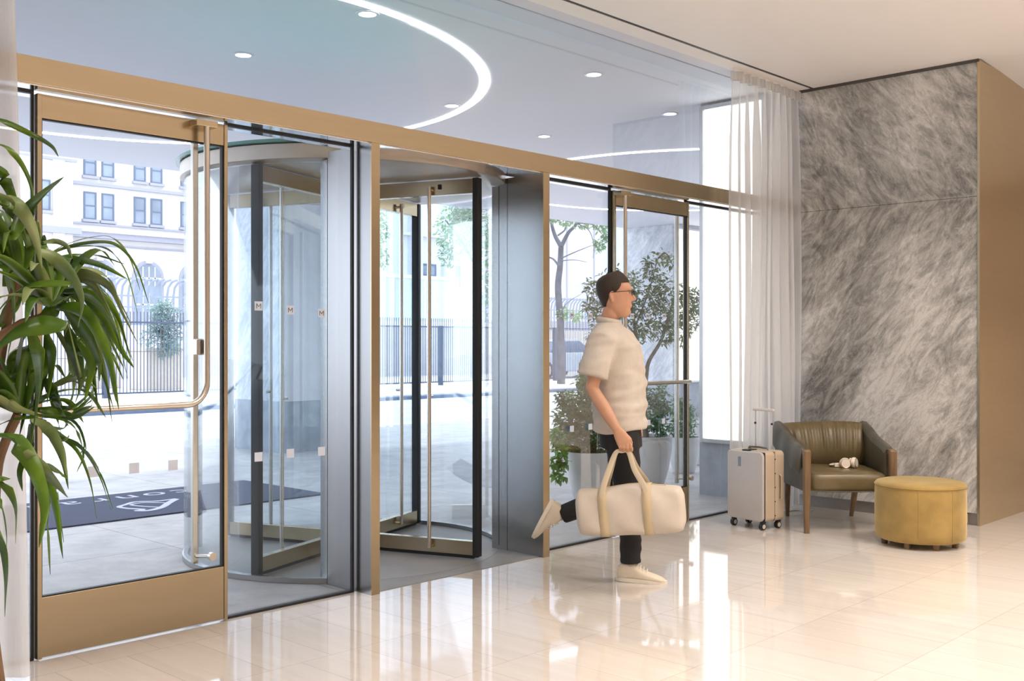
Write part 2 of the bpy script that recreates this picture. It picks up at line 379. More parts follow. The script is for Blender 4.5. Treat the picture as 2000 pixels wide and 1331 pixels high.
# header beam and piers, lobby faces painted with the warm reflection
BY = 4.385
struct('beam', Bx(-3, WX-.01, BY, 4.64, ZB+.002, ZT), warm_steel, label='long steel header beam over the doors, tinted with the warm lobby reflection', bevel=.002)
struct('trim_7', Bx(-3, WX-.02, BY+.012, 4.63, ZB-.004, ZB+.004), M('mirror_steel', (.75, .75, .77), .08, 1., .02), label='steel underside of the header beam')
pr = struct('pier', Bx(3.537, 3.590, BY+.004, 4.765, 0, ZB-.004), steel, label='brushed steel pier left of the revolving door opening')
struct('pier_face', Bx(3.535, 3.592, BY-.003, BY+.006, 0, ZB), warm_steel, pr)
pr = struct('pier', Bx(4.890, 4.944, BY+.004, 4.69, 0, ZB-.004), steel, label='brushed steel pier right of the revolving door opening')
struct('pier_face', Bx(4.888, 4.946, BY-.003, BY+.006, 0, ZB), warm_steel, pr)
struct('pier_edge', Bx(4.890, 4.930, 4.694, 4.765, 0, ZB-.004), steel, pr)

# ------------------------------------------------------------------ swing doors
def swing_door(name, x0, x1, hinge_left, label, handle_x, rod_x, decs):
    d = empty(name, label, None, (0, 0, 0), kind='structure')
    y0, y1 = FY-.032, FY+.008; zt = 2.372; st = .018
    struct('stile', Bx(x0, x0+st, y0-.004, y1, .006, zt), warm_steel, d, bevel=.001)
    struct('stile', Bx(x1-st, x1, y0-.004, y1, .006, zt), warm_steel, d, bevel=.001)
    struct('top_rail', Bx(x0+st+.001, x1-st-.001, y0, y1, zt-.1, zt), warm_steel, d, bevel=.001)
    struct('bottom_rail', Bx(x0+st+.001, x1-st-.001, y0, y1, .012, .262), warm_steel, d, bevel=.001)
    g = Bx(x0+st, x1-st, FY-.02, FY-.008, .262, zt-.1); struct('glass_panel', g, clear, d)
    bm = bmesh.new(); e = .006
    ga, gb = FY-.026, FY-.004
    box(bm, x0+st, x0+st+e, ga, gb, .262, zt-.1); box(bm, x1-st-e, x1-st, ga, gb, .262, zt-.1)
    box(bm, x0+st+e, x1-st-e, ga, gb, .262, .262+e); box(bm, x0+st+e, x1-st-e, ga, gb, zt-.1-e, zt-.1)
    struct('gasket', bm, dark, d)
    # L-shaped push bar on the lobby side
    hy = FY-.085; s = -1 if hinge_left else 1; far = x0+.10 if hinge_left else x1-.06; zl = 1.045; R = .10
    pts = [(handle_x, hy, 2.35), (handle_x, hy, zl+R)]
    for k in range(1, 9):
        a = k/8*math.pi/2; pts.append((handle_x+s*(R-R*math.cos(a)), hy, zl+R-R*math.sin(a)))
    pts.append((far, hy, zl)); pts.append((far+s*.03, hy+.03, zl)); pts.append((far+s*.035, hy+.055, zl))
    struct('push_bar', Tb(pts, .0145, 12), steel_h, d, smooth=True)
    bm = Bx(handle_x-.06, handle_x+.05, hy-.015, y0, 2.335, 2.365); struct('handle_bracket', bm, warm_steel, d, bevel=.003)
    # straight pull on the street side
    ry = FY+.075
    struct('pull_handle', Bx(rod_x-.014, rod_x+.014, ry-.014, ry+.014, .275, 2.30), steel_h, d, bevel=.005)
    bm = Tb([(rod_x+.03, y0+.01, .32), (rod_x+.03, y0-.012, .32)], .019, 20); tube(bm, [(rod_x+.03, y0, .32), (rod_x, ry, .31)], .009, 12)
    struct('handle_knob', bm, steel_h, d, smooth=True)
    for px, py in decs: decal(d, px, py, .047 if hinge_left else .038, FY-.0215)
    return d
d1 = swing_door('door_1', x(66.5), x(437), True, 'warm-tinted steel framed glass door with L-shaped push bar, left of the revolving door', 2.602, 2.63, [(182, 922), (262, 915), (338, 909)])
lk = bmesh.new(); p = atY(390, 678, FY-.03)
box(lk, p.x-.03, p.x+.03, FY-.055, FY-.021, p.z-.038, p.z+.038)
struct('door_lock', lk, steel_h, d1, bevel=.004); struct('lock_cylinder', Bx(p.x+.006, p.x+.026, FY-.060, FY-.053, p.z-.03, p.z+.03), dark, d1)
d2 = swing_door('door_2', x2a+.012, x2b, False, 'warm-tinted steel framed glass door behind the walking man', X_(1221, FY-.085), X_(1334, FY+.05)-.045, [(1267, 826), (1296, 823)])
for px in (1235, 1265, 1297): decal(d2, px, 618, .038, FY-.0215, letter=True)

# ------------------------------------------------------------------ revolving door
RX, RY, RR = 4.24, 5.51, 1.0
dr = empty('door_3', 'round glass drum enclosing the revolving door', None, kind='structure')
def arcwall(bm, r0, r1, a0, a1, z0, z1, n=28):
    prev = None
    for i in range(n+1):
        a = math.radians(a0+(a1-a0)*i/n); c, s = math.cos(a), math.sin(a)
        q = [bm.verts.new((RX+r*c, RY+r*s, z)) for r, z in ((r0, z0), (r1, z0), (r1, z1), (r0, z1))]
        if prev:
            for k in range(4): bm.faces.new((prev[k], prev[(k+1) % 4], q[(k+1) % 4], q[k]))
        else: bm.faces.new(q[::-1])
        prev = q
    bm.faces.new(prev); return bm
for a0, a1 in ((-49, 49), (131, 229)):
    g = struct('curved_glass', arcwall(bmesh.new(), RR-.006, RR+.006, a0, a1, .03, 2.33), drumglass, dr, smooth=True)
    struct('floor_channel', arcwall(bmesh.new(), RR-.016, RR+.016, a0, a1, 0, .03), steel, dr)
for a in (49, 131):
    c, s = math.cos(math.radians(a)), math.sin(math.radians(a)); q = (RX+RR*c, RY+RR*s)
    struct('drum_post', Bx(q[0]-.03, q[0]+.03, q[1]-.05, q[1]+.03, 0, 2.34), steel, dr)
for sx in (3.565, 4.91):
    struct('portal_post', Bx(sx-.028 if sx < 4 else sx-.02, sx+.025, 4.77, 4.83, 0, 2.34), steel, dr)
canopy_m = M('canopy_cream_metal', (.52, .47, .41), .35, .7)
struct('canopy', Lt([(0, 2.345), (RR+.02, 2.345), (RR+.03, 2.35), (RR+.03, 2.43), (RR+.02, 2.435), (0, 2.435)], 72, (RX, RY, 0)), canopy_m, dr, smooth=True)
struct('canopy_glass_top', Lt([(0, 2.437), (RR+.055, 2.437), (RR+.055, 2.455), (0, 2.455)], 72, (RX, RY, 0)), green, dr, smooth=True)
mat_in = M('drum_floor_matting', (.16, .15, .14), .9, var=.15, bump=.3, bscale=300)
struct('drum_floor', Lt([(0, .0), (RR-.02, .0), (RR-.02, .004), (0, .004)], 72, (RX, RY, 0)), M('shaded_drum_stone', (.30, .29, .28), .5, var=.12, vscale=3), dr)  # floor stone darkened to paint in the shade inside the drum
struct('threshold', prism(bmesh.new(), [(3.59, FY-.1), (4.89, FY-.1), (4.89, 4.80), (3.59, 4.80)], 0, .003), M('shaded_threshold_stone', (.25, .24, .225), .45, var=.15, vscale=4), label='stone threshold of the revolving door, darkened for its shade')  # shadow on the threshold is put into its darker stone colour
rev = empty('revolving_door', 'four-winged glass revolving door with warm-tinted steel rails and black edge seals', 'revolving door', (RX, RY, 0), math.radians(20))
obj('centre_shaft', Tb([(0, 0, .006), (0, 0, 2.34)], .03, 20), steel, rev, smooth=True)
obj('shaft_collar', Lt([(0, 2.27), (.11, 2.27), (.11, 2.335), (0, 2.335)], 32), steel_h, rev)
for k in range(4):
    wg = obj('door_wing', Bx(.05, .90, -.006, .006, .115, 2.25), clear, rev); wg.rotation_euler = (0, 0, k*math.pi/2)
    obj('top_rail', Bx(.045, .915, -.022, .022, 2.245, 2.335), warm_steel, wg, bevel=.002)
    obj('bottom_rail', Bx(.045, .915, -.022, .022, .03, .115), warm_steel, wg, bevel=.002)
    bm = Bx(.915, .955, -.028, .028, .02, 2.338); box(bm, .05, .92, -.012, .012, .008, .029)
    obj('edge_seal', bm, dark, wg, bevel=.004)
    bm = Tb([(.63, -.05, .06), (.63, -.05, 2.30)], .013, 12)
    for z in (.07, 1.0, 2.28): tube(bm, [(.63, -.05, z), (.63, -.01, z)], .009, 8)
    obj('pull_bar', bm, steel_h, wg, smooth=True)
    obj('rail_latch', Bx(.68, .70, -.03, -.02, 2.28, 2.31), dark, wg)
for px, py in ((612, 840), (603, 853), (638, 848)):
    o = decal(dr, px, py, .04, 5.2)
    a = math.radians({612: 152, 603: 160, 638: 143}[px]); r_ = RR-.009
    z_ = .80 if px != 603 else .76
    o.data.transform(Matrix.Translation((-atY(px, py, 5.2).x, -5.2, -atY(px, py, 5.2).z)))
    o.rotation_euler = (0, 0, a+math.pi/2); o.location = (RX+r_*math.cos(a), RY+r_*math.sin(a), z_)

# ------------------------------------------------------------------ canopy columns, light panels, soffit lights
def column(x0, x1, label):
    c = struct('column', Bx(x0, x1, 10.8, 11.84, .62, ZO), marble_out, label=label)
    struct('plinth', Bx(x0-.01, x1+.01, 10.79, 11.85, -.01, .62), stone, c, 'grey stone plinth')
    return c
c1 = column(7.36, 8.35, 'pale marble clad canopy column seen through the revolving door drum')
struct('column_face', Bx(7.38, 8.34, 10.785, 10.8, .62, ZO), M('smooth_grey_stone', (.62, .60, .63), .5, var=.06, vscale=2), c1, 'smooth grey stone face')
c2 = column(15.45, 18.0, 'pale marble clad canopy column behind the potted tree')
lp = emis('backlit_white_panel', (1.0, .97, .93), 1.5)
frame_m = M('panel_steel_frame', (.45, .45, .46), .35, .9)
def light_panel(axis, fixed, a0, a1, z0, z1, label, out):
    o = empty('light_panel', label, 'light panel')
    f = .035; bm = bmesh.new()
    def b_(u0, u1, w0, w1, d0, d1, bm):
        if axis == 'x': box(bm, min(d0, d1), max(d0, d1), u0, u1, w0, w1)
        else: box(bm, u0, u1, min(d0, d1), max(d0, d1), w0, w1)
    for u0, u1, w0, w1 in ((a0, a0+f, z0, z1), (a1-f, a1, z0, z1), (a0+f, a1-f, z0, z0+f), (a0+f, a1-f, z1-f, z1)):
        b_(u0, u1, w0, w1, fixed, fixed+out*.05, bm)
    obj('frame', bm, frame_m, o, bevel=.003)
    bm = bmesh.new(); b_(a0+f, a1-f, z0+f, z1-f, fixed+out*.002, fixed+out*.02, bm); obj('diffuser', bm, lp, o)
    return o
light_panel('x', WX-.001, FY+.05, 5.22, .46, ZO-.02, 'tall backlit white panel on the outer end of the marble wall beside the curtain', -1)
light_panel('y', 10.78, 15.5, 17.95, .62, ZO-.05, 'distant backlit white panel on the canopy column behind the potted tree', -1)
struct('plinth', Bx(WX-.015, 8.5, FY+.03, 5.24, -.01, .455), stone, label='grey stone plinth under the near backlit panel')
led = emis('led_strip', (1, .985, .97), 9.0)
def ring(cx, cy, r, label, w=.034):
    bm = bmesh.new(); n = 120
    prev = None; first = None
    for i in range(n):
        a = 2*math.pi*i/n; c, s = math.cos(a), math.sin(a)
        q = [bm.verts.new((cx+q_*c, cy+q_*s, z)) for q_, z in ((r-w, ZO-.006), (r+w, ZO-.006), (r+w, ZO-.0005), (r-w, ZO-.0005))]
        if prev:
            for k in range(4): bm.faces.new((prev[k], prev[(k+1) % 4], q[(k+1) % 4], q[k]))
        else: first = q
        prev = q
    for k in range(4): bm.faces.new((prev[k], prev[(k+1) % 4], first[(k+1) % 4], first[k]))
    return tag(obj('ring_light', bm, led), label, 'ring light')
area('ring_fill_lamp', (4.03, 7.92, ZO-.02), 5.2, 70, (.93, .95, 1.0)).data.shape = 'DISK'  # unseen disk lamps added inside both rings to brighten under the canopy
area('ring_fill_lamp', (11.88, 7.95, ZO-.02), 5.2, 70, (.93, .95, 1.0)).data.shape = 'DISK'
ring(4.03, 7.92, 2.75, 'large circular LED strip in the canopy soffit above the first door')
ring(11.88, 7.95, 2.68, 'second circular LED strip in the soffit, toward the marble column')
dl_m = emis('downlight_lens', (1, .97, .92), 7.)
for px, py, lab in ((475, 107, 'small downlight in the soffit inside the LED ring, above the first door'),
                    (1160, 145, 'small downlight in the soffit right of the LED ring, uppermost of three'),
                    (893, 207, 'small downlight beside the lower bend of the LED ring'),
                    (1063, 266, 'small downlight low in the soffit just above the beam, right of the LED ring'),
                    (1309, 222, 'small downlight in the soffit near the backlit panel'),
                    (735, 22, 'small downlight at the top edge of the LED ring'),
                    (126, 238, 'small downlight seen through the top of the first door')):
    p = atZ(px, py, ZO); rc = Vector((4.03, 7.92, ZO)); dv = p-rc
    if abs(dv.length-2.75) < .13: p = rc+dv.normalized()*2.62
    t = empty('downlight', lab, 'downlight', (p.x, p.y, ZO), group='soffit downlights')
    obj('lens', Lt([(0, -.004), (.055, -.004), (.055, -.001), (0, -.001)], 24), dl_m, t)
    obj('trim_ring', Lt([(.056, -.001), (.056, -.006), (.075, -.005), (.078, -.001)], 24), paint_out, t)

# ------------------------------------------------------------------ curtains
def curtain(name, x0t, x1t, x0b, x1b, y, folds, amp, mat, label, seed):
    random.seed(seed); bm = bmesh.new(); nu, nv = folds*10, 26; grid = []
    ph = [random.uniform(-.9, .9) for _ in range(folds+2)]
    for j in range(nv+1):
        v = j/nv; z = ZI-.015-(ZI-.03)*v; row = []
        for i in range(nu+1):
            u = i/nu; k = u*folds; a = k*2*math.pi+ph[int(k)]*(1-abs(2*(k % 1)-1))
            am = amp*(.45+.55*min(1, v*6+.1))*(.8+.3*math.sin(k*1.7+seed))
            xx = (x0t+(x1t-x0t)*u)*(1-v)+(x0b+(x1b-x0b)*u)*v+.25*am*math.cos(a*1.0+.6)*v
            row.append(bm.verts.new((xx, y+am*math.sin(a)+.012*math.sin(v*5+u*9), z)))
        grid.append(row)
    for j in range(nv):
        for i in range(nu): bm.faces.new((grid[j][i], grid[j][i+1], grid[j+1][i+1], grid[j+1][i]))
    o = obj(name, bm, mat, smooth=True, sharp=180); tag(o, label, 'curtain')
    bm = Bx(min(x0t, x1t)-.02, max(x0t, x1t)+.0, y-.012, y+.012, ZI-.014, ZI+.0)
    obj('curtain_track', bm, paint, o)
    hd = bmesh.new(); n = folds*6
    for i in range(n):
        xx = x0t+(x1t-x0t)*(i+.5)/n; yy = y+amp*.45*math.sin((i+.5)/n*folds*2*math.pi)
        box(hd, xx-.010, xx+.010, yy-.012, yy+.012, ZI-.085, ZI-.02)
    obj('pleated_heading', hd, mat, o); return o
curtain('curtain', X_(1432, 4.28), WX-.03, X_(1426, 4.28), WX-.02, 4.28, 9, .05, sheer('sheer_voile', (.86, .83, .80), .36),
        'sheer white floor-length curtain in the corner by the marble wall', 3)
curtain('curtain', .2, X_(9, 4.33), .25, X_(47, 4.33), 4.28, 12, .045, sheer('dense_voile', (.86, .82, .78), .10),
        'white curtain at the left edge behind the leafy plant', 5)

# ------------------------------------------------------------------ armchair
def bevel_seg(o, wd, seg=4):
    b = o.modifiers.new('bevel', 'BEVEL'); b.width = wd; b.segments = seg; b.limit_method = 'ANGLE'
    for p in o.data.polygons: p.use_smooth = True
    o.data.set_sharp_from_angle(angle=math.radians(60))
    return o
leather = M('olive_brown_leather', (.150, .112, .052), .34, var=.22, vscale=5, bump=.12, bscale=60)
leather_d = M('shaded_olive_leather', (.085, .075, .048), .42, var=.22, vscale=6, bump=.12, bscale=70)  # darker copy of the leather paints the shade on the armrests
wood = M('walnut_wood', (.19, .115, .055), .4, var=.2, vscale=6, stretch=(8, 8, 1), bump=.03)
ch = empty('armchair', 'olive brown leather armchair with wooden legs, between the suitcase and the round pouf', 'armchair', (6.995, 3.40, 0), math.atan2(-.7246, .6892))
for s in (-1, 1):
    bm = loft(bmesh.new(), [(s*.300, .0, 0, .017, .017, 5), (s*.300, .0, .30, .024, .026, 5), (s*.300, .0, .50, .026, .028, 5), (s*.300, .004, .572, .026, .030, 5), (s*.300, .008, .582, .022, .026, 4)], 20)
    prism(bm, [(.0, .535), (.0, .578), (.05, .584), (.12, .596), (.12, .572), (.05, .55)], s*.300-.022, s*.300+.022, 'x')
    obj('leg', bm, wood, ch, smooth=True)
    bm = loft(bmesh.new(), [(s*.245, .735, 0, .014, .014, 5), (s*.255, .70, .15, .019, .021, 5), (s*.262, .655, .31, .022, .026, 5)], 20)
    obj('leg', bm, wood, ch, smooth=True)
bm = bmesh.new(); R = []
for (z, g) in ((.285, .93), (.295, .985), (.32, 1.0), (.37, 1.0), (.40, .985), (.415, .93), (.423, .80), (.428, .5), (.430, .1)):
    row = []
    for k in range(64):
        a = 2*math.pi*k/64; c, s = math.cos(a), math.sin(a)
        xx = .278*g*math.copysign(abs(c)**.22, c); yy = .31+.305*g*math.copysign(abs(s)**.22, s)
        row.append(bm.verts.new((xx, yy, z+.004*math.sin(xx*16+yy*9)*(z > .4))))
    R.append(row)
for a, b in zip(R, R[1:]):
    for k in range(64): bm.faces.new((a[k], a[(k+1) % 64], b[(k+1) % 64], b[k]))
bm.faces.new(R[0][::-1]); bm.faces.new(R[-1])
seat = obj('seat', bm, leather, ch, smooth=True, sharp=60)
obj('seat_piping', Tb([(-.275, .006, .292), (0, .002, .288), (.275, .006, .292)], .004, 6), leather_d, seat)
bm = bmesh.new(); n = 90; R = []
sec = [(.575, .40), (.545, .46), (.54, .53), (.555, .60), (.585, .67), (.62, .715), (.655, .733), (.69, .725), (.712, .68), (.715, .55), (.70, .40), (.68, .28), (.60, .28), (.59, .38)]
for i in range(n+1):
    u = -1+2*i/n; e = (1-abs(u)**8); row = []
    for j, (yy, zz) in enumerate(sec):
        wx = .285+.045*max(0, (zz-.4)/.33)
        puff = .0
        if 0 < j < 7:
            gth = math.exp(-((zz-.64)/.085)**2)
            puff = -.016*e+gth*(.007*math.sin(u*31+2*math.sin(u*5))+.004*math.sin(u*57+1.3))
        row.append(bm.verts.new((u*wx, yy+puff+(1-e)*.02, zz-(1-e)*.02*(j in (5, 6, 7))+.005*math.sin(u*3.1+1)*(zz > .6))))
    R.append(row)
m_ = len(sec)
for a, b in zip(R, R[1:]):
    for k in range(m_): bm.faces.new((a[k], a[(k+1) % m_], b[(k+1) % m_], b[k]))
bm.faces.new(R[0][::-1]); bm.faces.new(R[-1])
obj('backrest', bm, leather, ch, smooth=True, sharp=75)
for s in (-1, 1):
    bm = bmesh.new(); dr_ = bmesh.new(); R = []; D = []; n = 26
    for i in range(n+1):
        v = i/n; yy = .70-.655*v; zt = .728-.150*v**.9+.006*math.sin(v*9); xo = .352-.03*v; xi = xo-.062
        pts = [(xi+.012, .30), (xi, .40), (xi, zt-.03), (xi+.012, zt-.008), ((xi+xo)/2, zt), (xo-.010, zt-.006), (xo, zt-.03), (xo-.006, .42), (xo-.02, .285)]
        R.append([bm.verts.new((s*a_, yy, b_)) for a_, b_ in pts])
        lo = zt-.150-.018*math.sin(v*13+s)-.03*v; o1 = xo+.006+.004*math.sin(v*17)
        pts = [(xi-.004, zt-.03), (xi+.010, zt-.002), ((xi+xo)/2, zt+.006), (xo+.0, zt), (o1+.003, zt-.03), (o1+.012, (zt+lo)/2), (o1+.02, lo), (o1+.012, lo), (xo-.001, zt-.05), (xo-.012, zt-.012), (xi+.014, zt-.014), (xi+.006, zt-.034)]
        D.append([dr_.verts.new((s*a_, yy, b_)) for a_, b_ in pts])
    for Q, b_, in ((R, bm), (D, dr_)):
        m_ = len(Q[0])
        for a, b in zip(Q, Q[1:]):
            for k in range(m_): b_.faces.new((a[k], a[(k+1) % m_], b[(k+1) % m_], b[k]))
        b_.faces.new(Q[0][::-1]); b_.faces.new(Q[-1])
    arm = obj('armrest', bm, leather_d, ch, smooth=True, sharp=60)
    obj('armrest_cover', dr_, leather_d, arm, smooth=True, sharp=60)

cd = Tb(cat([atZ(1522, 1001, .004), atZ(1540, 999, .004), atZ(1556, 997, .004), atZ(1572, 999, .004), atZ(1590, 996, .004)], 5), .0035, 8)
tag(obj('power_cord', cd, M('white_cord', (.75, .74, .72), .4), smooth=True), 'thin white power cord lying on the floor under the armchair beside the curtain', 'cord')

# ------------------------------------------------------------------ pouf
velvet = M('mustard_velvet', (.315, .205, .06), .85, var=.2, vscale=7, bump=.1, bscale=150, Sheen_Weight=.6, Sheen_Roughness=.4, Sheen_Tint=(1, .85, .5, 1))
pf = empty('round_pouf', 'round mustard yellow velvet pouf on short wooden feet in front of the armchair', 'pouf', (6.946, 2.883, 0))
pz = [(0, .04), (.262, .04), (.276, .046), (.283, .06), (.285, .10), (.286, .25), (.285, .37), (.283, .388), (.286, .395), (.283, .402), (.275, .412), (.25, .419), (.15, .424), (0, .426)]
b_ = obj('cushion', Lt(pz, 72), velvet, pf, smooth=True, sharp=70)
obj('seam', Tb([(.2865*math.cos(a), .2865*math.sin(a), .3935) for a in [2*math.pi*k/72 for k in range(73)]], .0028, 6, caps=False), velvet, b_)
for a in (math.radians(200), math.radians(245)):
    obj('seam', Tb([(.286*math.cos(a), .286*math.sin(a), z) for z in (.06, .2, .39)], .0016, 6), velvet, b_)
for a in (35, 125, 183, 228, 275, 310):
    a = math.radians(a); q = (.225*math.cos(a), .225*math.sin(a))
    obj('foot', loft(bmesh.new(), [(q[0], q[1], 0, .017, .017, 4), (q[0], q[1], .04, .021, .021, 4)], 16), wood, pf)

# ------------------------------------------------------------------ suitcase
beige = M('sand_polycarbonate', (.56, .45, .33), .38, var=.04, vscale=4)
lid_m = M('pale_taupe_shell', (.54, .50, .47), .35, var=.04, vscale=4)
alu = M('anodised_aluminium', (.70, .68, .66), .3, .9)
sk = empty('suitcase', 'upright beige hard-shell cabin suitcase on four wheels left of the armchair', 'suitcase', (6.788, 4.02, 0), math.radians(-11))
Z0, Z1 = .058, .558
for a0, a1, nm, mt in ((-.088, .006, 'body_shell', beige), (.012, .105, 'rear_shell', beige), (-.118, -.095, 'front_lid', lid_m)):
    pad = .004 if nm == 'front_lid' else 0
    o = obj(nm, Bx(a0, a1, -.172+pad, .172-pad, Z0+pad, Z1-pad), mt, sk)
    bm = bmesh.new(); bm.from_mesh(o.data)
    es = [e for e in bm.edges if abs((e.verts[0].co-e.verts[1].co).x) > .005]
    bmesh.ops.bevel(bm, geom=es, offset=.034, segments=6, affect='EDGES', profile=.5); bm.to_mesh(o.data); bm.free()
    bevel_seg(o, .006 if nm != 'front_lid' else .008, 3)
o = obj('zip_gap', Bx(-.097, -.086, -.166, .166, Z0+.006, Z1-.006), dark, sk); bevel_seg(o, .004, 2)
o = obj('zip_seam', Bx(.005, .013, -.170, .170, Z0+.004, Z1-.004), M('zip_tape_beige', (.30, .24, .18), .7), sk)
for z in (.10, .20, .30, .40, .50):
    obj('rivet', Tb([(.009, -.168, z), (.009, -.175, z)], .004, 8), dark, sk)
bm = Tb([(.055, -.172, .21), (.055, -.190, .22), (.055, -.192, .30), (.055, -.190, .38), (.055, -.172, .39)], [(.011, .006)]*5, 10)
obj('side_handle', bm, beige, sk, smooth=True)
obj('top_handle', Tb([(.03, -.09, Z1-.002), (.03, -.08, Z1+.012), (.03, .0, Z1+.016), (.03, .08, Z1+.012), (.03, .09, Z1-.002)], [(.012, .005)]*5, 10), M('grey_grip', (.25, .24, .23), .5), sk, smooth=True)
obj('lid_badge', Bx(-.1195, -.1175, .035, .062, .44, .51), M('slate_badge', (.22, .26, .32), .4), sk)
obj('lid_latch', Bx(-.112, -.02, -.03, .03, Z1-.005, Z1+.006), dark, sk, bevel=.002)
for s in (-1, 1):
    obj('handle_tube', Tb([(.082, s*.078, Z1-.01), (.082, s*.078, .838)], .006, 10), alu, sk, smooth=True)
    obj('tube_collar', Tb([(.082, s*.078, .735), (.082, s*.078, .75)], .0085, 10), dark, sk)
o = obj('handle_grip', Bx(.070, .094, -.098, .098, .832, .852), M('cream_grip', (.72, .64, .57), .4), sk); bevel_seg(o, .006, 3)
for sx in (-.082, .078):
    for sy in (-.135, .135):
        cst = obj('wheel', Tb([(sx, sy-.014, .026), (sx, sy+.014, .026)], .026, 24), dark, sk, bevel=.003)
        obj('hub', Tb([(sx, sy-.0155, .026), (sx, sy+.0155, .026)], .016, 20), M('wheel_hub_beige', (.62, .54, .45), .4), cst)
        obj('wheel_fork', Lt([(0, .028), (.018, .045), (.022, .06), (0, .062)], 16, (sx+.004, sy, 0)), dark, cst)

# ------------------------------------------------------------------ headphones
hp_p = atT(1652, 905, 7.62)
hp = empty('headphones', 'cream over-ear headphones lying on the seat of the leather armchair', 'headphones', (hp_p.x, hp_p.y, .424), math.atan2(-.7246, .6892))
cream = M('cream_plastic', (.74, .66, .56), .4); copper = M('rose_copper', (.75, .46, .34), .3, .9)
def cup(cx, cy, cz, yaw, tilt):
    T = Matrix.Translation((cx, cy, cz)) @ Matrix.Rotation(yaw, 4, 'Z') @ Matrix.Rotation(math.pi/2-tilt, 4, 'X')
    bm = Lt([(0, -.018), (.028, -.018), (.038, -.012), (.040, 0), (.037, .010), (.030, .016), (0, .018)], 28); bm.transform(T)
    e = obj('ear_cup', bm, cream, hp, smooth=True)
    bm = Lt([(.030, .0165), (.033, .0175), (.033, .0135), (.030, .012)], 28); bm.transform(T); obj('cup_ring', bm, copper, e, smooth=True)
    bm = Lt([(.018, -.018), (.034, -.018), (.036, -.028), (.028, -.034), (.018, -.028)], 28); bm.transform(T); obj('ear_pad', bm, M('cream_pad', (.68, .58, .47), .7), e, smooth=True)
cup(-.005, 0, .041, 0, .15); cup(.072, .03, .041, .9, .1)
obj('headband', Tb(cat([(-.005, .012, .045), (-.05, .03, .03), (-.085, .07, .022), (-.06, .13, .022), (.0, .155, .022), (.06, .12, .024), (.075, .05, .04)], 6), [(.005, .013)]*37, 10, flat=(0, 0, 1)), cream, hp, smooth=True)
obj('headband_slider', Bx(-.075, -.04, .015, .028, .012, .038), cream, hp, bevel=.003)

# ------------------------------------------------------------------ person, walking to the right
YAW = math.atan2(-.7246, .6892)-math.radians(13)
PO = Vector((4.786, 3.674, 0))
man = empty('person', 'man in cream short-sleeved shirt and black trousers walking right, carrying a canvas bag', 'person', PO, YAW)
skin = M('skin', (.56, .30, .19), .5, var=.06, vscale=12, Subsurface_Weight=.08, Subsurface_Radius=(.02, .008, .004))
shirt_m = M('cream_linen', (.58, .52, .45), .85, var=.05, vscale=20, bump=.15, bscale=220)
black_cloth = M('black_trouser_cloth', (.014, .013, .014), .85, var=.2, bump=.1, bscale=200)
HX, HZc, HY = -.052, 1.474, .0
HEAD = [(.000, .066, .005, .026), (.012, .082, -.02, .038), (.03, .088, -.045, .049), (.05, .083, -.06, .057), (.065, .090, -.07, .062), (.08, .090, -.077, .066),
        (.10, .095, -.085, .070), (.12, .092, -.092, .073), (.14, .087, -.098, .075), (.155, .093, -.10, .076), (.175, .090, -.10, .075), (.195, .078, -.094, .071), (.215, .055, -.077, .060), (.230, .025, -.045, .040), (.237, .0, -.02, .016)]
def head_pt(z, a, off=0.):
    z = max(0, min(.237, z))
    for A, B in zip(HEAD, HEAD[1:]):
        if A[0] <= z <= B[0]: break
    t = (z-A[0])/(B[0]-A[0]); f, b, wd = [A[i]+(B[i]-A[i])*t for i in (1, 2, 3)]
    cx = (f+b)/2*1.0-.0; rx = (f-b)/2
    c, s = math.cos(a), math.sin(a)
    return Vector((HX+cx+(rx+off)*c, HY+(wd+off)*math.copysign(abs(s)**.95, s), HZc+z))
bm = bmesh.new()
R = [[bm.verts.new(head_pt(q[0], 2*math.pi*k/28)) for k in range(28)] for q in HEAD]
for a, b in zip(R, R[1:]):
    for k in range(28): bm.faces.new((a[k], a[(k+1) % 28], b[(k+1) % 28], b[k]))
bm.faces.new(R[0][::-1]); bm.faces.new(R[-1])
def hp_(x_, y_, z_): return (HX+x_, HY+y_, HZc+z_)
tube(bm, [hp_(.078, 0, .148), hp_(.094, 0, .125), hp_(.108, 0, .105), hp_(.096, 0, .094)], [.007, .009, .014, .010], 10)
ball(bm, hp_(.098, .011, .098), (.012, .008, .008), 10); ball(bm, hp_(.098, -.011, .098), (.012, .008, .008), 10)
ball(bm, hp_(.086, 0, .070), (.010, .022, .006), 12); ball(bm, hp_(.084, 0, .060), (.010, .019, .006), 12)
tube(bm, [hp_(.084, -.045, .153), hp_(.092, -.02, .157), hp_(.088, 0, .155), hp_(.092, .02, .157), hp_(.084, .045, .153)], .007, 8)
for s in (-1, 1):
    tube(bm, [hp_(-.010, s*.070, .085), hp_(-.014, s*.078, .105), hp_(-.018, s*.082, .125), hp_(-.008, s*.079, .140), hp_(.004, s*.074, .132)], [.007, .009, .009, .007, .005], 8)
tube(bm, [(-.10, 0, 1.34), (-.10, 0, 1.42), (-.085, 0, 1.47), (-.07, 0, 1.53)], [(.075, .085), (.062, .064), (.052, .053), (.048, .05)], 20, flat=(1, 0, 0))
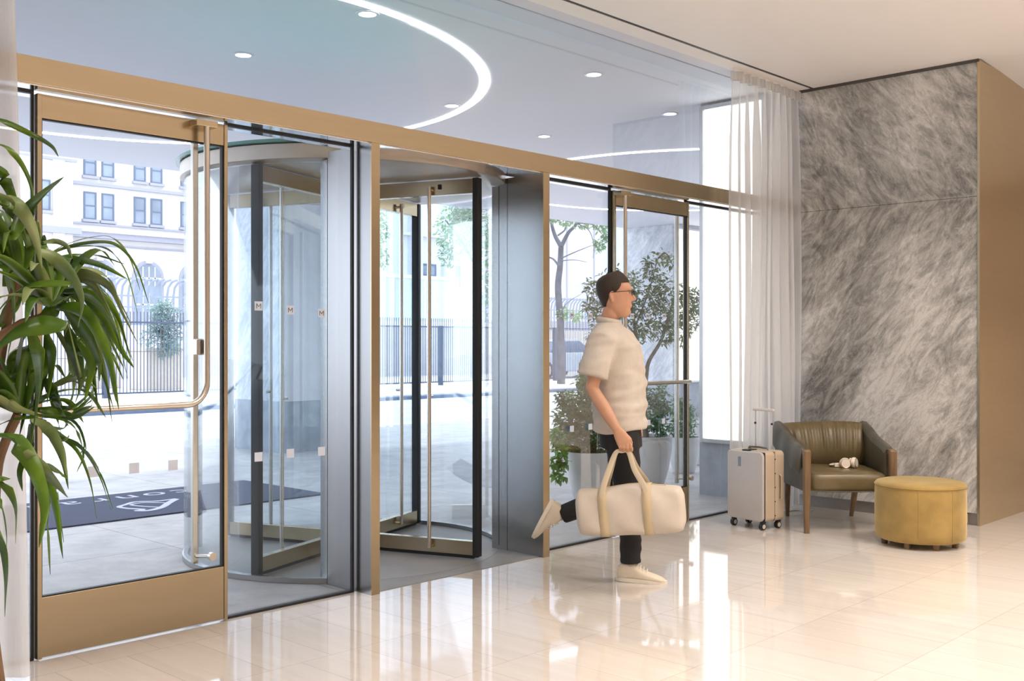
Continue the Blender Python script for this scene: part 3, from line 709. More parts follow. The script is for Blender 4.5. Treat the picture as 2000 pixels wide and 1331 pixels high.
# trunk and thighs (inside the clothes)
loft(bm, [(-.03, 0, .84, .10, .15), (-.03, 0, 1.0, .095, .145), (-.035, 0, 1.15, .10, .15), (-.05, 0, 1.28, .105, .165), (-.075, 0, 1.36, .09, .16), (-.095, 0, 1.41, .06, .10)], 24)
def arm(S, E, W, Hc, s, curl):
    tube(bm, [S, (Vector(S)+Vector(E))/2, E, (Vector(E)*.55+Vector(W)*.45), W], [.052, .046, .038, .038, .026], 16)
    ball(bm, S, .048, 14)
    W = Vector(W); K = Vector(Hc)
    # palm, knuckle row parallel to the walking direction
    tube(bm, [W, W.lerp(K, .35), W.lerp(K, .8), K], [(.026, .020), (.036, .016), (.042, .015), (.040, .012)], 14, flat=(1, 0, 0))
    for i, (dx, ln) in enumerate(((.031, .95), (.010, 1.05), (-.011, 1.0), (-.031, .82))):
        b0 = K+Vector((dx, 0, .004)); rr = .0085 if i < 3 else .0075
        if curl: pts = [b0, b0+Vector((0, s*.006, -.024*ln)), b0+Vector((0, -s*.014, -.044*ln)), b0+Vector((0, -s*.036, -.040*ln)), b0+Vector((0, -s*.042, -.022*ln))]
        else: pts = [b0, b0+Vector((.004, 0, -.032*ln)), b0+Vector((.004+.002*i, -s*.006, -.058*ln)), b0+Vector((.0, -s*.016, -.080*ln))]
        tube(bm, pts, [rr*1.12]+[rr]*(len(pts)-2)+[rr*.8], 8)
    t0 = W.lerp(K, .35)+Vector((.028, 0, 0))
    tp = [t0, t0+Vector((.024, -s*.008, -.022)), t0+Vector((.030, -s*.022, -.045)), t0+Vector((.020, -s*.034, -.062))] if curl else [t0, t0+Vector((.02, -s*.012, -.028)), t0+Vector((.024, -s*.02, -.055)), t0+Vector((.018, -s*.024, -.075))]
    tube(bm, tp, [.013, .011, .010, .008], 8)
HANDLE = Vector((.0, -.272, .752))
arm((-.095, -.175, 1.365), (-.150, -.235, 1.08), (-.005, -.290, .862), (.040, -.292, .785), -1, True)
arm((-.095, .175, 1.365), (-.105, .225, 1.09), (.015, .225, .88), (.03, .222, .79), 1, False)
body_bm = remesh(bm, .0055, 3, 'body_tmp')
obj('body', body_bm, skin, man, smooth=True, sharp=180)
# eyes, glasses
for s in (-1, 1):
    e = obj('eye', ball(bmesh.new(), hp_(.0695, s*.029, .137), .0118, 16), M('eye_white', (.75, .70, .66), .2), man, smooth=True)
    obj('iris', ball(bmesh.new(), hp_(.0795, s*.0295, .137), (.0032, .0055, .0055), 12), M('iris_brown', (.04, .02, .01), .2), e, smooth=True)
frame_ = M('dark_frame', (.02, .015, .012), .3)
bm = bmesh.new()
for s in (-1, 1):
    tube(bm, [hp_(.100+.002*math.cos(a), s*.033+.024*math.cos(a), .139+.016*math.sin(a)) for a in [2*math.pi*k/20 for k in range(21)]], .0022, 6, caps=False)
    tube(bm, [hp_(.099, s*.056, .145), hp_(.085, s*.078, .145), hp_(.04, s*.082, .143), hp_(-.01, s*.083, .138), hp_(-.03, s*.082, .12)], .0022, 6)
tube(bm, [hp_(.101, -.009, .143), hp_(.104, 0, .146), hp_(.101, .009, .143)], .0022, 6)
obj('glasses', bm, frame_, man, smooth=True)
# hair: swept back, short at the nape
hair_m = M('dark_brown_hair', (.030, .016, .008), .55, var=.3, vscale=60, stretch=(1, 1, 4), bump=.5, bscale=160)
bm = bmesh.new(); R = []; na, nl = 56, 12
def hairline(a):
    c = math.cos(a)
    if c > .55: return .200-.012*(1-c)
    if c > .25: return .195-.05*(.55-c)/.3
    if c > -.25: return .145-.03*(.25-c)/.5
    return .12-.062*min(1, (-.25-c)/.5)
for i in range(na):
    a = 2*math.pi*i/na; z0 = hairline(a); row = []
    for j in range(nl+1):
        z = z0+(.236-z0)*(j/nl); off = .002+.011*math.sin(min(1, j/nl*1.1)*math.pi/2)+(.004 if math.cos(a) > .3 else 0)
        p = head_pt(z, a, off); p.z += .020*(j/nl)**1.5*(1+.35*math.cos(a)); p += Vector((0, 0, .0015*math.sin(i*2.3+j)))
        row.append(bm.verts.new(p))
    R.append(row)
for i in range(na):
    A, B = R[i], R[(i+1) % na]
    for j in range(nl): bm.faces.new((A[j], B[j], B[j+1], A[j+1]))
bm.faces.new([r[-1] for r in R])
h = obj('hair', bm, hair_m, man, smooth=True, sharp=180); sd = h.modifiers.new('s', 'SOLIDIFY'); sd.thickness = .006; sd.offset = -1
# shirt: trunk plus two short sleeves in one cloth
bm = loft(bmesh.new(), [(-.030, 0, .835, .152, .205, 2.3), (-.030, 0, .90, .150, .20, 2.3), (-.028, 0, 1.0, .150, .192, 2.3), (-.03, 0, 1.12, .150, .190, 2.3), (-.045, 0, 1.25, .150, .205, 2.3),
                     (-.058, 0, 1.33, .140, .210, 2.3), (-.072, 0, 1.385, .115, .190, 2.2), (-.085, 0, 1.42, .085, .135, 2), (-.088, 0, 1.445, .070, .085, 2)], 40)
for s in (-1, 1):
    tube(bm, [(-.085, s*.13, 1.375), (-.10, s*.19, 1.345), (-.125, s*.230, 1.24), (-.148, s*.246, 1.145)], [(.080, .068), (.086, .066), (.084, .068), (.088, .074)], 24, flat=(1, 0, 0))
sb = remesh(bm, .008, 4, 'shirt_tmp')
for v in sb.verts:
    c = v.co; f = noise.noise(Vector((c.x*4+c.z*3, c.y*4, c.z*12)))*.015+noise.noise(Vector((c.x*8-c.z*9, c.y*8, c.z*26)))*.008
    n = Vector((c.x+.03, c.y, 0)); n = n.normalized() if n.length > .01 else Vector((1, 0, 0)); v.co = c+n*f
    v.co.z += .03*math.sin(2*c.x*9)*max(0, (.95-c.z)/.12)*.4
obj('shirt', sb, shirt_m, man, smooth=True, sharp=180)
bm = Tb([(-.088+.066*math.cos(a), .076*math.sin(a), 1.452+.012*math.cos(a+math.pi)) for a in [2*math.pi*k/24 for k in range(25)]], [(.018, .007)]*25, 8, caps=False, flat=(0, 0, 1))
obj('collar', bm, shirt_m, man, smooth=True)
# trousers
bm = loft(bmesh.new(), [(-.02, 0, .74, .115, .165, 2.3), (-.025, 0, .84, .12, .165, 2.3), (-.03, 0, .93, .115, .16, 2.3)], 24)
NK, NA = Vector((.035, -.085, .47)), Vector((.045, -.080, .085))
FK, FA = Vector((-.01, .085, .475)), Vector((-.39, .095, .325))
tube(bm, [(-.01, -.085, .84), (.01, -.088, .66), NK, NK.lerp(NA, .4), NK.lerp(NA, .95)], [.098, .088, .068, .064, .056], 20)
tube(bm, [(-.03, .085, .84), (-.02, .086, .66), FK, FK.lerp(FA, .4), FK.lerp(FA, .96)], [.098, .088, .069, .064, .054], 20)
tb = remesh(bm, .008, 3, 'trouser_tmp')
for v in tb.verts:
    c = v.co; v.co = c+Vector((1, 0, 0))*noise.noise(Vector((c.x*6, c.y*6, c.z*26)))*.008
obj('trousers', tb, black_cloth, man, smooth=True, sharp=180)
for a, b in ((NK, NA), (FK, FA)): obj('sock', Tb([a.lerp(b, .8), b], [.036, .034], 16), M('grey_socks', (.5, .45, .38), .9), man, smooth=True)
# shoes
shoe_m = M('cream_canvas_shoe', (.70, .61, .48), .7, bump=.05); sole_m = M('cream_rubber_sole', (.74, .68, .58), .55)
def shoe(ank, toe, up):
    toe = Vector(toe).normalized(); up = (Vector(up)-toe*Vector(up).dot(toe)).normalized(); sd = toe.cross(up)
    T = Matrix((( *[toe[0], sd[0], up[0]], ank[0]), ( *[toe[1], sd[1], up[1]], ank[1]), ( *[toe[2], sd[2], up[2]], ank[2]), (0, 0, 0, 1)))
    b = bmesh.new()     # sections along the foot: (x, half width, height of the upper)
    S = [(-.078, .012, -.035), (-.070, .028, .0), (-.05, .035, .025), (-.02, .037, .035), (.02, .038, .020), (.06, .041, -.010), (.10, .046, -.026), (.14, .045, -.038), (.17, .038, -.048), (.19, .022, -.058), (.197, .008, -.066)]
    R = []
    for xx, hw, tp in S:
        lo = -.072; row = []
        for k in range(18):
            a = 2*math.pi*k/18; c, s = math.cos(a), math.sin(a)
            row.append(b.verts.new((xx, hw*math.copysign(abs(c)**.8, c), (tp+lo)/2+(tp-lo)/2*math.copysign(abs(s)**.8, s))))
        R.append(row)
    for A, B in zip(R, R[1:]):
        for k in range(18): b.faces.new((A[k], A[(k+1) % 18], B[(k+1) % 18], B[k]))
    b.faces.new(R[0][::-1]); b.faces.new(R[-1]); b.transform(T)
    o = obj('shoe', b, shoe_m, man, smooth=True)
    pts = []; N_ = 30
    for k in range(N_):
        a = 2*math.pi*k/N_; xx = .060+.145*math.cos(a); hw = .036+.012*max(0, math.cos(a)*.9+.1)*(1-max(0, math.cos(a))**6)
        pts.append((xx, hw*math.sin(a)*1.08))
    b = prism(bmesh.new(), pts, -.085, -.062); b.transform(T); obj('sole', b, sole_m, o, bevel=.003)
    b = bmesh.new()
    for i in range(4):
        xx = .035+.018*i; zz = .016-.009*i
        tube(b, [(xx, -.022, zz-.012), (xx+.004, 0, zz+.004), (xx, .022, zz-.012)], .0025, 6)
    b.transform(T); obj('laces', b, sole_m, o)
shoe(NA, (1, -.05, -.02), (.02, 0, 1))
shoe(FA+Vector((-.01, 0, -.01)), (-.45, .25, -.82), (.85, 0, -.45))

# ------------------------------------------------------------------ the bag in his hand
canvas = M('cream_canvas', (.58, .51, .43), .85, var=.05, bump=.1, bscale=200)
tan = M('golden_tan_webbing', (.54, .43, .27), .8, var=.08, bump=.1, bscale=200)
TB = Matrix.Translation(PO) @ Matrix.Rotation(YAW, 4, 'Z')
bag_p = TB @ Vector((.065, -.272, .43))
bag = empty('duffel_bag', 'cream canvas duffel bag with two golden tan stripes, carried by the walking man', 'bag', bag_p, YAW)
bag.rotation_euler = (0, math.radians(-4.5), YAW)
L2, H2, D2 = .292, .132, .095
bm = bmesh.new(); R = []; ns = 36
for i in range(ns+1):
    u = -1+2*i/ns; e = (1-abs(u)**7)**.3 if abs(u) < 1 else 0; row = []
    for k in range(36):
        a = 2*math.pi*k/36; c, s = math.cos(a), math.sin(a)
        yy = D2*(.35+.65*e)*math.copysign(abs(c)**.6, c); zz = H2*(.55+.45*e)*math.copysign(abs(s)**.55, s)
        zz += .008*math.sin(u*5+1)*(s > .3); yy += .006*math.sin(u*9+s*4); yy *= 1-.12*max(0, s)
        row.append(bm.verts.new((u*L2, yy, zz)))
    R.append(row)
for A, B in zip(R, R[1:]):
    for k in range(36): bm.faces.new((A[k], A[(k+1) % 36], B[(k+1) % 36], B[k]))
bm.faces.new(R[0][::-1]); bm.faces.new(R[-1])
bagb = obj('bag_body', bm, canvas, bag, smooth=True, sharp=180)
obj('zipper', Tb([(u_*.05, 0, H2*(.55+.45*(1-abs(u_*.05/L2)**7)**.3)+.008*math.sin(u_*.05/L2*5+1)+.001) for u_ in range(-4, 5)], [(.008, .003)]*9, 8, flat=(0, 1, 0)), tan, bagb)
top = Vector((-.020, 0, .752-.43-.005))
for cxs in (-.135, .10):
    b = bmesh.new(); rows = []
    for k in range(25):
        a = -math.pi*.02+math.pi*1.04*k/24+math.pi*0
        a = 2*math.pi*k/24
        row = []
        for s in (-.025, .025):
            c_, s_ = math.cos(a), math.sin(a); u = cxs/L2
            yy = (D2+.004)*math.copysign(abs(c_)**.6, c_)*(1-.12*max(0, s_)); zz = (H2+.004)*math.copysign(abs(s_)**.55, s_)+.008*math.sin(u*5+1)*(s_ > .3)
            yy += .006*math.sin(u*9+s_*4)
            row.append(b.verts.new((cxs+s, yy, zz)))
        rows.append(row)
    for A, B in zip(rows, rows[1:]): b.faces.new((A[0], A[1], B[1], B[0]))
    o = obj('stripe', b, tan, bag, smooth=True, sharp=180); sd = o.modifiers.new('s', 'SOLIDIFY'); sd.thickness = .002
for sy in (-1, 1):
    pts = cat([(-.135, sy*.088, .06), (-.130, sy*.082, .125), (-.095, sy*.05, .22), (top.x-.035, sy*.010, top.z-.006), (top.x, sy*.006, top.z), (top.x+.035, sy*.010, top.z-.006), (.045, sy*.05, .22), (.095, sy*.082, .125), (.10, sy*.088, .06)], 5)
    wd = [(.016-.006*math.exp(-((p.x-top.x)/.05)**2), .0032) for p in pts]
    obj('carry_handle', Tb(pts, wd, 10, flat=(1, 0, .2)), M('cream_strap', (.56, .47, .34), .8), bag, smooth=True)

# ------------------------------------------------------------------ foliage helpers
def blade(bm, pts, width, fold=.25, twist=0., thick=True, up=Vector((0, 0, 1)), n=5, prof=None):
    P = cat(pts, n) if len(pts) > 2 else [Vector(pts[0]).lerp(Vector(pts[1]), i/6) for i in range(7)]
    m = len(P); rows = []
    for i, p in enumerate(P):
        t = i/(m-1); d = (P[min(i+1, m-1)]-P[max(i-1, 0)]).normalized()
        s = d.cross(up)
        if s.length < .05: s = d.cross(Vector((CA, SA, 0)))
        s.normalize(); s = Matrix.Rotation(twist*(.4+t), 3, d) @ s; nn = s.cross(d).normalized()
        w_ = width*.5*1.22*min(1, (t+.06)/.34)**.7*(1-t)**.72*(1 if t < .34 else 1)+.0004
        rows.append((bm.verts.new(p+s*w_+nn*w_*fold), bm.verts.new(p), bm.verts.new(p-s*w_+nn*w_*fold)))
    for A, B in zip(rows, rows[1:]):
        bm.faces.new((A[0], A[1], B[1], B[0])); bm.faces.new((A[1], A[2], B[2], B[1]))
def leaf_mat(name, c1, c2, rough=.4, trans=.25, sc_=3.):
    m = M(name, c1, rough); N, L = nodes(m); p = N['Principled BSDF']
    rp = [n for n in N if n.type == 'VALTORGB'][0]; rp.color_ramp.elements[0].color = (*lin(c1), 1); rp.color_ramp.elements[1].color = (*lin(c2), 1)
    nt = [n for n in N if n.type == 'TEX_NOISE'][0]; nt.inputs['Scale'].default_value = sc_
    tl = N.new('ShaderNodeBsdfTranslucent'); mx = N.new('ShaderNodeMixShader'); mx.inputs[0].default_value = trans
    L.new(rp.outputs[0], tl.inputs[0]); L.new(p.outputs[0], mx.inputs[1]); L.new(tl.outputs[0], mx.inputs[2]); L.new(mx.outputs[0], N['Material Output'].inputs[0])
    return m
def leafcloud(blobs, n, ln, wd, rnd, droop=.3):
    bm = bmesh.new(); tot = sum(b[1]**2 for b in blobs)
    for c, r in blobs:
        for _ in range(int(n*r*r/tot)):
            d = Vector((rnd.gauss(0, 1), rnd.gauss(0, 1), rnd.gauss(0, 1))).normalized(); p = c+d*r*(rnd.random()**.45)
            a = rnd.uniform(0, 2*math.pi); dr2 = (Vector((math.cos(a), math.sin(a), rnd.uniform(-.8, .7)))+d*.6).normalized(); l_ = ln*rnd.uniform(.6, 1.2)
            s = dr2.cross(Vector((rnd.gauss(0, .5), rnd.gauss(0, .5), 1))).normalized(); w_ = wd*rnd.uniform(.7, 1.2); nn = s.cross(dr2)
            q0 = p; q1 = p+dr2*l_*.5+nn*l_*.06; q2 = p+dr2*l_-Vector((0, 0, l_*droop*.5))
            qa = p+dr2*l_*.28+nn*l_*.05; qb = p+dr2*l_*.70+nn*l_*.03-Vector((0, 0, l_*droop*.2))
            v = [bm.verts.new(k) for k in (q0, qa+s*w_*.48+nn*w_*.12, qa, qa-s*w_*.48+nn*w_*.12, qb+s*w_*.38+nn*w_*.1, qb, qb-s*w_*.38+nn*w_*.1, q2)]
            for f in ((0, 1, 2), (0, 2, 3), (1, 4, 5, 2), (2, 5, 6, 3), (4, 7, 5), (5, 7, 6)): bm.faces.new([v[k] for k in f])
    return bm

# ------------------------------------------------------------------ leafy house plant at the left
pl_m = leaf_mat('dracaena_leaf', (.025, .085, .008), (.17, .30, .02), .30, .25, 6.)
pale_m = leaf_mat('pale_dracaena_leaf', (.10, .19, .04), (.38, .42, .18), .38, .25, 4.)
T0 = 2.55
pp = atT(-12, 800, T0)
pt = empty('potted_plant', 'tall leafy corn plant with long arching green leaves in front of the white curtain', 'plant', (pp.x, pp.y, 0))
def loc(px, py, dt=0.): return atT(px, py, T0+dt)-Vector((pp.x, pp.y, 0))
obj('pot', Lt([(0, 0), (.13, 0), (.15, .02), (.18, .36), (.185, .40), (.17, .40), (.165, .36), (0, .35)], 40), M('charcoal_planter', (.05, .05, .05), .5), pt, smooth=True)
cane = M('brown_cane', (.16, .09, .045), .8, var=.3, bump=.4, bscale=60)
for a in ([(-.02, .01, .34), loc(-14, 1100), loc(-6, 930), loc(10, 865), loc(35, 810)], [(.03, -.02, .34), loc(-25, 1100, .06), loc(-10, 800, .08), loc(10, 650, .08), loc(35, 540, .05)], [(.0, .03, .34), loc(-30, 1000, -.06), loc(-10, 700, -.08), loc(30, 640, -.1), loc(85, 620, -.08)]):
    obj('cane', Tb(cat(a, 4), .011, 10), cane, pt, smooth=True)
LV = [ # (points, width px, depth offsets, pale)
 ([(-60, 225), (0, 236), (60, 262), (100, 285), (114, 306)], 15, 0, 0), ([(-50, 280), (0, 284), (35, 310), (60, 360), (68, 425)], 15, .05, 0),
 ([(25, 470), (50, 418), (85, 380), (125, 346)], 34, -.1, 0), ([(-20, 320), (5, 345), (25, 385), (52, 470)], 32, .05, 0),
 ([(-25, 375), (15, 392), (45, 415), (68, 460), (82, 525)], 38, -.12, 1), ([(10, 560), (30, 480), (70, 440), (76, 560)], 30, .1, 0),
 ([(90, 500), (135, 482), (190, 473), (230, 480), (265, 520), (290, 592)], 9, .05, 0), ([(80, 475), (110, 472), (132, 482), (141, 505)], 13, .08, 1),
 ([(68, 490), (110, 508), (145, 545), (162, 590), (152, 640)], 30, -.15, 1), ([(80, 510), (150, 508), (200, 520), (248, 545)], 18, 0, 0),
 ([(105, 535), (165, 535), (215, 560), (240, 610), (270, 672)], 22, .02, 1), ([(110, 545), (170, 545), (205, 590), (228, 640)], 24, .06, 1),
 ([(140, 555), (60, 560), (25, 580), (-10, 615)], 34, -.22, 0), ([(130, 638), (75, 640), (30, 655), (-15, 690)], 50, -.28, 0),
 ([(120, 570), (180, 580), (225, 640), (250, 740)], 26, -.02, 0), ([(110, 600), (165, 610), (210, 690), (232, 800)], 30, -.05, 0),
 ([(120, 590), (170, 650), (200, 720), (222, 800)], 34, .03, 0), ([(150, 560), (195, 610), (235, 680), (262, 720)], 20, .06, 0),
 ([(130, 640), (150, 690), (160, 740), (152, 775)], 36, .08, 0), ([(150, 660), (178, 700), (176, 740), (165, 785)], 26, 0, 0),
 ([(150, 690), (190, 700), (195, 720), (194, 745)], 16, 0, 0), ([(60, 645), (78, 690), (78, 760), (62, 870)], 44, -.18, 0),
 ([(90, 650), (103, 690), (100, 740), (92, 790)], 24, -.02, 0), ([(90, 740), (108, 770), (120, 800), (130, 815)], 34, .05, 0),
 ([(90, 760), (130, 745), (160, 740), (190, 760)], 14, .08, 1), ([(130, 820), (165, 800), (178, 795), (182, 780)], 12, .1, 1),
 ([(100, 630), (130, 680), (160, 750), (130, 620)], 10, .1, 1), ([(60, 820), (95, 840), (120, 880), (130, 930)], 26, -.03, 1),
 ([(70, 800), (120, 810), (150, 815), (185, 795)], 22, .05, 0), ([(70, 820), (110, 850), (130, 860), (135, 850)], 20, .04, 1),
 ([(60, 810), (140, 820), (168, 870), (158, 900)], 8, .05, 0), ([(110, 850), (160, 875), (195, 930), (217, 997)], 9, .0, 0),
 ([(-20, 850), (30, 865), (68, 915), (88, 990), (76, 1070)], 40, -.25, 0), ([(30, 870), (80, 915), (108, 985), (123, 1092)], 24, -.2, 0),
 ([(50, 880), (90, 920), (118, 950), (133, 972)], 30, -.22, 1), ([(-20, 930), (10, 945), (32, 990), (30, 1062)], 30, -.3, 0),
 ([(-25, 980), (5, 1050), (14, 1120), (10, 1205)], 36, -.32, 0), ([(-20, 960), (4, 990), (13, 1040), (12, 1080)], 12, -.3, 0),
 ([(-30, 750), (20, 735), (50, 730), (80, 720)], 18, .0, 0), ([(70, 810), (40, 800), (10, 775), (-20, 770)], 14, -.1, 1),
 ([(75, 815), (30, 820), (0, 830), (-25, 850)], 16, -.1, 0), ([(-30, 540), (0, 500), (15, 470), (22, 440)], 40, .05, 0), ([(0, 640), (25, 600), (40, 560), (30, 480)], 34, .1, 0),
 ([(70, 640), (110, 600), (140, 570), (150, 545)], 36, .1, 0), ([(20, 760), (30, 700), (60, 680), (70, 660)], 30, .1, 0), ([(60, 830), (60, 870), (40, 920), (44, 960)], 26, .12, 0),
 ([(-10, 470), (20, 540), (30, 620), (15, 700)], 42, .0, 0), ([(50, 640), (40, 700), (30, 760), (40, 830)], 36, .05, 0)]
g1 = bmesh.new(); g2 = bmesh.new(); rnd = random.Random(4)
for pts, wpx, dt, pale in LV:
    k = len(pts); P = [loc(a, b, dt+.10*math.sin(i/(k-1)*2.6+a*.01)-.05) for i, (a, b) in enumerate(pts)]
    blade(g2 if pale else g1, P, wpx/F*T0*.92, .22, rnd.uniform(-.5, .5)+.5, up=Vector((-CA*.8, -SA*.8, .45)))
    if pts[-1][0] > 60 and pts[-1][1] > 480:
        for _ in (0, 1):
            ex, ey, sc2 = rnd.uniform(-34, 8), rnd.uniform(-40, 34), rnd.uniform(.4, .75)
            P = [loc(a+ex*(i/(k-1)), b+ey*(i/(k-1)), dt+rnd.uniform(.02, .16)+.05*i) for i, (a, b) in enumerate(pts)]
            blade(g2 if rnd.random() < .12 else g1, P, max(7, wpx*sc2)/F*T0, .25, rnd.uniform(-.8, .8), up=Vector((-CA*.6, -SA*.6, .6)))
heads = [loc(35, 810), loc(40, 540, .05), loc(95, 600, -.08), loc(-30, 480, 0), loc(-20, 860, 0)]
for hi, h0 in enumerate(heads):
    for i in range(16 if hi < 3 else 20):
        a = rnd.uniform(0, 2*math.pi); ln = rnd.uniform(.16, .34) if hi < 3 else rnd.uniform(.25, .42); el = rnd.uniform(.2, 1.1)
        d = Vector((math.cos(a)*math.cos(el), math.sin(a)*math.cos(el), math.sin(el)))
        if hi >= 3: d = (d-Vector((SA, -CA, 0))*.9).normalized()
        elif d.dot(Vector((SA, -CA, 0))) > .3: d = (d-Vector((SA, -CA, 0))*.8).normalized(); ln *= .8
        P = [h0, h0+d*ln*.4, h0+d*ln*.75-Vector((0, 0, ln*.12)), h0+d*ln-Vector((0, 0, ln*.42))]
        blade(g2 if rnd.random() < .15 else g1, P, rnd.uniform(.026, .042), .25, rnd.uniform(-.4, .4))
for g, mt, lb in ((g1, pl_m, None), (g2, pale_m, 'pale yellow-green leaves')):
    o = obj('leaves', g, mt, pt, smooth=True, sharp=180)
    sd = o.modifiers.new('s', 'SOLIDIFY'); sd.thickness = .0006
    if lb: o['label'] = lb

# ------------------------------------------------------------------ planters under the canopy
pot_m = M('matte_white_planter', (.68, .68, .69), .6, bump=.03); soil = M('dark_soil', (.06, .045, .035), .95, bump=.5)
olive = leaf_mat('dusty_green_tree_leaf', (.05, .12, .05), (.30, .38, .15), .45, .35, 6.)
deep = leaf_mat('deep_green_shrub_leaf', (.03, .13, .06), (.15, .34, .13), .4, .35, 6.)
ivy_m = leaf_mat('bright_green_ivy_leaf', (.05, .22, .03), (.14, .42, .07), .4, .25, 6.)
bark = M('grey_brown_bark', (.22, .18, .14), .85, var=.25, vscale=10, bump=.4, bscale=60)
def pot(px, t, r, h, name, label, cat_):
    p = atT(px, HZ, t); o = empty(name, label, cat_, (p.x, p.y, 0))
    obj('pot', Lt([(0, .0), (r*.62, 0), (r*.68, .012), (r*.86, h*.35), (r*.97, h*.72), (r, h), (r*.93, h), (r*.90, h-.03), (0, h-.035)], 48), pot_m, o, smooth=True, sharp=50)
    obj('soil', Lt([(0, h-.022), (r*.9, h-.03)], 32), soil, o)
    return o, Vector((p.x, p.y, 0))
rnd = random.Random(11)
def blobs(lst, t, org, jit=.12):
    return [(atT(a, b, t+rnd.uniform(-jit, jit))-org, r/F*t) for a, b, r in lst]
o, og = pot(1152, 8.9, .195, .42, 'potted_shrub', 'bushy green shrub in a white pot outside, just right of the steel pier', 'potted shrub')
for a in ([(0, 0, .38), (.02, .03, .6), (-.06, .05, .85)], [(0, 0, .38), (-.04, 0, .6), (.08, -.05, .9)], [(.02, 0, .38), (.1, 0, .55), (.14, .05, .75)]):
    obj('stem', Tb(cat(a, 4), .007, 6), bark, o)
obj('foliage', leafcloud(blobs([(1140, 745, 18), (1160, 760, 26), (1130, 790, 30), (1165, 800, 30), (1105, 815, 26), (1140, 840, 32), (1175, 845, 26), (1100, 855, 26), (1120, 870, 26), (1160, 870, 26), (1100, 780, 16), (1180, 770, 22)], 8.9, og), 4200, .05, .026, rnd), deep, o)
obj('ivy', leafcloud(blobs([(1095, 880, 16), (1088, 905, 15), (1092, 930, 13), (1086, 850, 14), (1100, 905, 10)], 8.68, og, .05), 330, .045, .034, rnd, .8), ivy_m, o)
o, og = pot(1262, 9.9, .245, .465, 'potted_tree', 'small forked tree with grey-green leaves in a large white pot, behind the man', 'potted tree')
P = lambda a, b, dt=0: atT(a, b, 9.9+dt)-og
obj('trunk', Tb(cat([(0, 0, .43), P(1258, 800), P(1254, 750), P(1246, 690), P(1240, 640, .05), P(1232, 585, .1)], 5), [.030-.018*i/25 for i in range(26)], 10), bark, o, smooth=True)
obj('branch', Tb(cat([P(1258, 790), P(1262, 735), P(1268, 705), P(1290, 668), P(1302, 630), P(1318, 580)], 5), [.024-.014*i/25 for i in range(26)], 10), bark, o, smooth=True)
for q in ([(1244, 660), (1205, 610), (1170, 590)], [(1298, 645), (1335, 620), (1350, 590)], [(1240, 640), (1265, 575), (1285, 505)], [(1250, 700), (1215, 660), (1165, 640)], [(1290, 668), (1330, 660), (1352, 640)], [(1285, 505), (1300, 495), (1315, 520)]):
    obj('branch', Tb(cat([P(*u) for u in q], 5), [.010-.006*i/10 for i in range(11)], 7), bark, o, smooth=True)
obj('foliage', leafcloud(blobs([(1160, 605, 22), (1158, 565, 20), (1172, 635, 16), (1195, 545, 26), (1185, 580, 26), (1235, 555, 26), (1230, 600, 32), (1268, 530, 20), (1290, 503, 15), (1265, 512, 10), (1310, 510, 10), (1295, 560, 30), (1335, 575, 20), (1330, 610, 28),
     (1352, 600, 24), (1300, 620, 34), (1260, 640, 28), (1245, 660, 16), (1305, 655, 20), (1345, 645, 20), (1365, 575, 16), (1368, 625, 16), (1375, 600, 12), (1205, 620, 26), (1150, 600, 12), (1158, 655, 10), (1275, 585, 28), (1330, 670, 10)], 9.9, og, .2), 3300, .062, .021, rnd), olive, o)
obj('underplanting', leafcloud(blobs([(1285, 790, 22), (1278, 820, 24), (1292, 765, 14), (1290, 835, 20), (1272, 775, 16), (1298, 800, 16)], 9.95, og, .08), 1300, .04, .02, rnd), deep, o)
o, og = pot(1336, 10.9, .165, .365, 'potted_shrub', 'small upright shrub in a pale pot, right of the large tree pot', 'potted shrub')
obj('stem', Tb([(0, 0, .33), (.01, .01, .6)], .006, 6), bark, o)
obj('foliage', leafcloud(blobs([(1330, 845, 20), (1340, 825, 20), (1325, 805, 18), (1335, 790, 14), (1345, 850, 14), (1318, 835, 14), (1322, 780, 10), (1346, 805, 14)], 10.9, og), 1500, .045, .018, rnd), deep, o)
o, og = pot(1380, 11.6, .19, .44, 'potted_shrub', 'pale pot half hidden behind the backlit panel frame', 'potted shrub')
obj('foliage', leafcloud(blobs([(1384, 815, 16), (1390, 790, 14)], 11.6, og), 300, .045, .018, rnd), deep, o)

# ------------------------------------------------------------------ door mat with its lettering
navy = M('navy_mat', (.035, .045, .085), .9, var=.1, bump=.3, bscale=200)
mat_o = obj('door_mat', Bx(2.2, 5.62, 7.59, 8.90, -.002, .010), navy); tag(mat_o, 'long navy entrance mat with pale lettering and emblem, outside the first door', 'door mat')
ink = M('mat_lettering', (.42, .44, .50), .9)
for chx, xx in zip('conrad', (4.81, 4.56, 4.31, 4.07, 3.82, 3.57)):
    fc = bpy.data.curves.new('lettering', 'FONT'); fc.body = chx; fc.size = .34; fc.extrude = .0012; fc.align_x = 'CENTER'
    to = bpy.data.objects.new('lettering', fc); C.objects.link(to); fc.materials.append(ink)
    dg = bpy.context.evaluated_depsgraph_get(); dg.update(); me = bpy.data.meshes.new_from_object(to.evaluated_get(dg))
    bpy.data.objects.remove(to); to = bpy.data.objects.new('letter', me); C.objects.link(to); to.parent = mat_o
    to.location = (xx, 8.72, .0115); to.rotation_euler = (0, 0, math.pi); to.scale = (1.15, 1, 1)
q = lambda a, b: atZ(90+a*.175, 930+b*.175, .0115)
bm = Tb(cat([q(1450, 255), q(1250, 280), q(1000, 290), q(890, 320), q(815, 345), q(900, 362), q(1080, 374), q(990, 390)], 6), [(.022, .0012)]*43, 8, flat=(1, 0, 0))
tube(bm, cat([q(1450, 258), q(1370, 300), q(1290, 350), q(1150, 385), q(1000, 388)], 6), [(.030, .0012)]*25, 8, flat=(1, 0, 0))
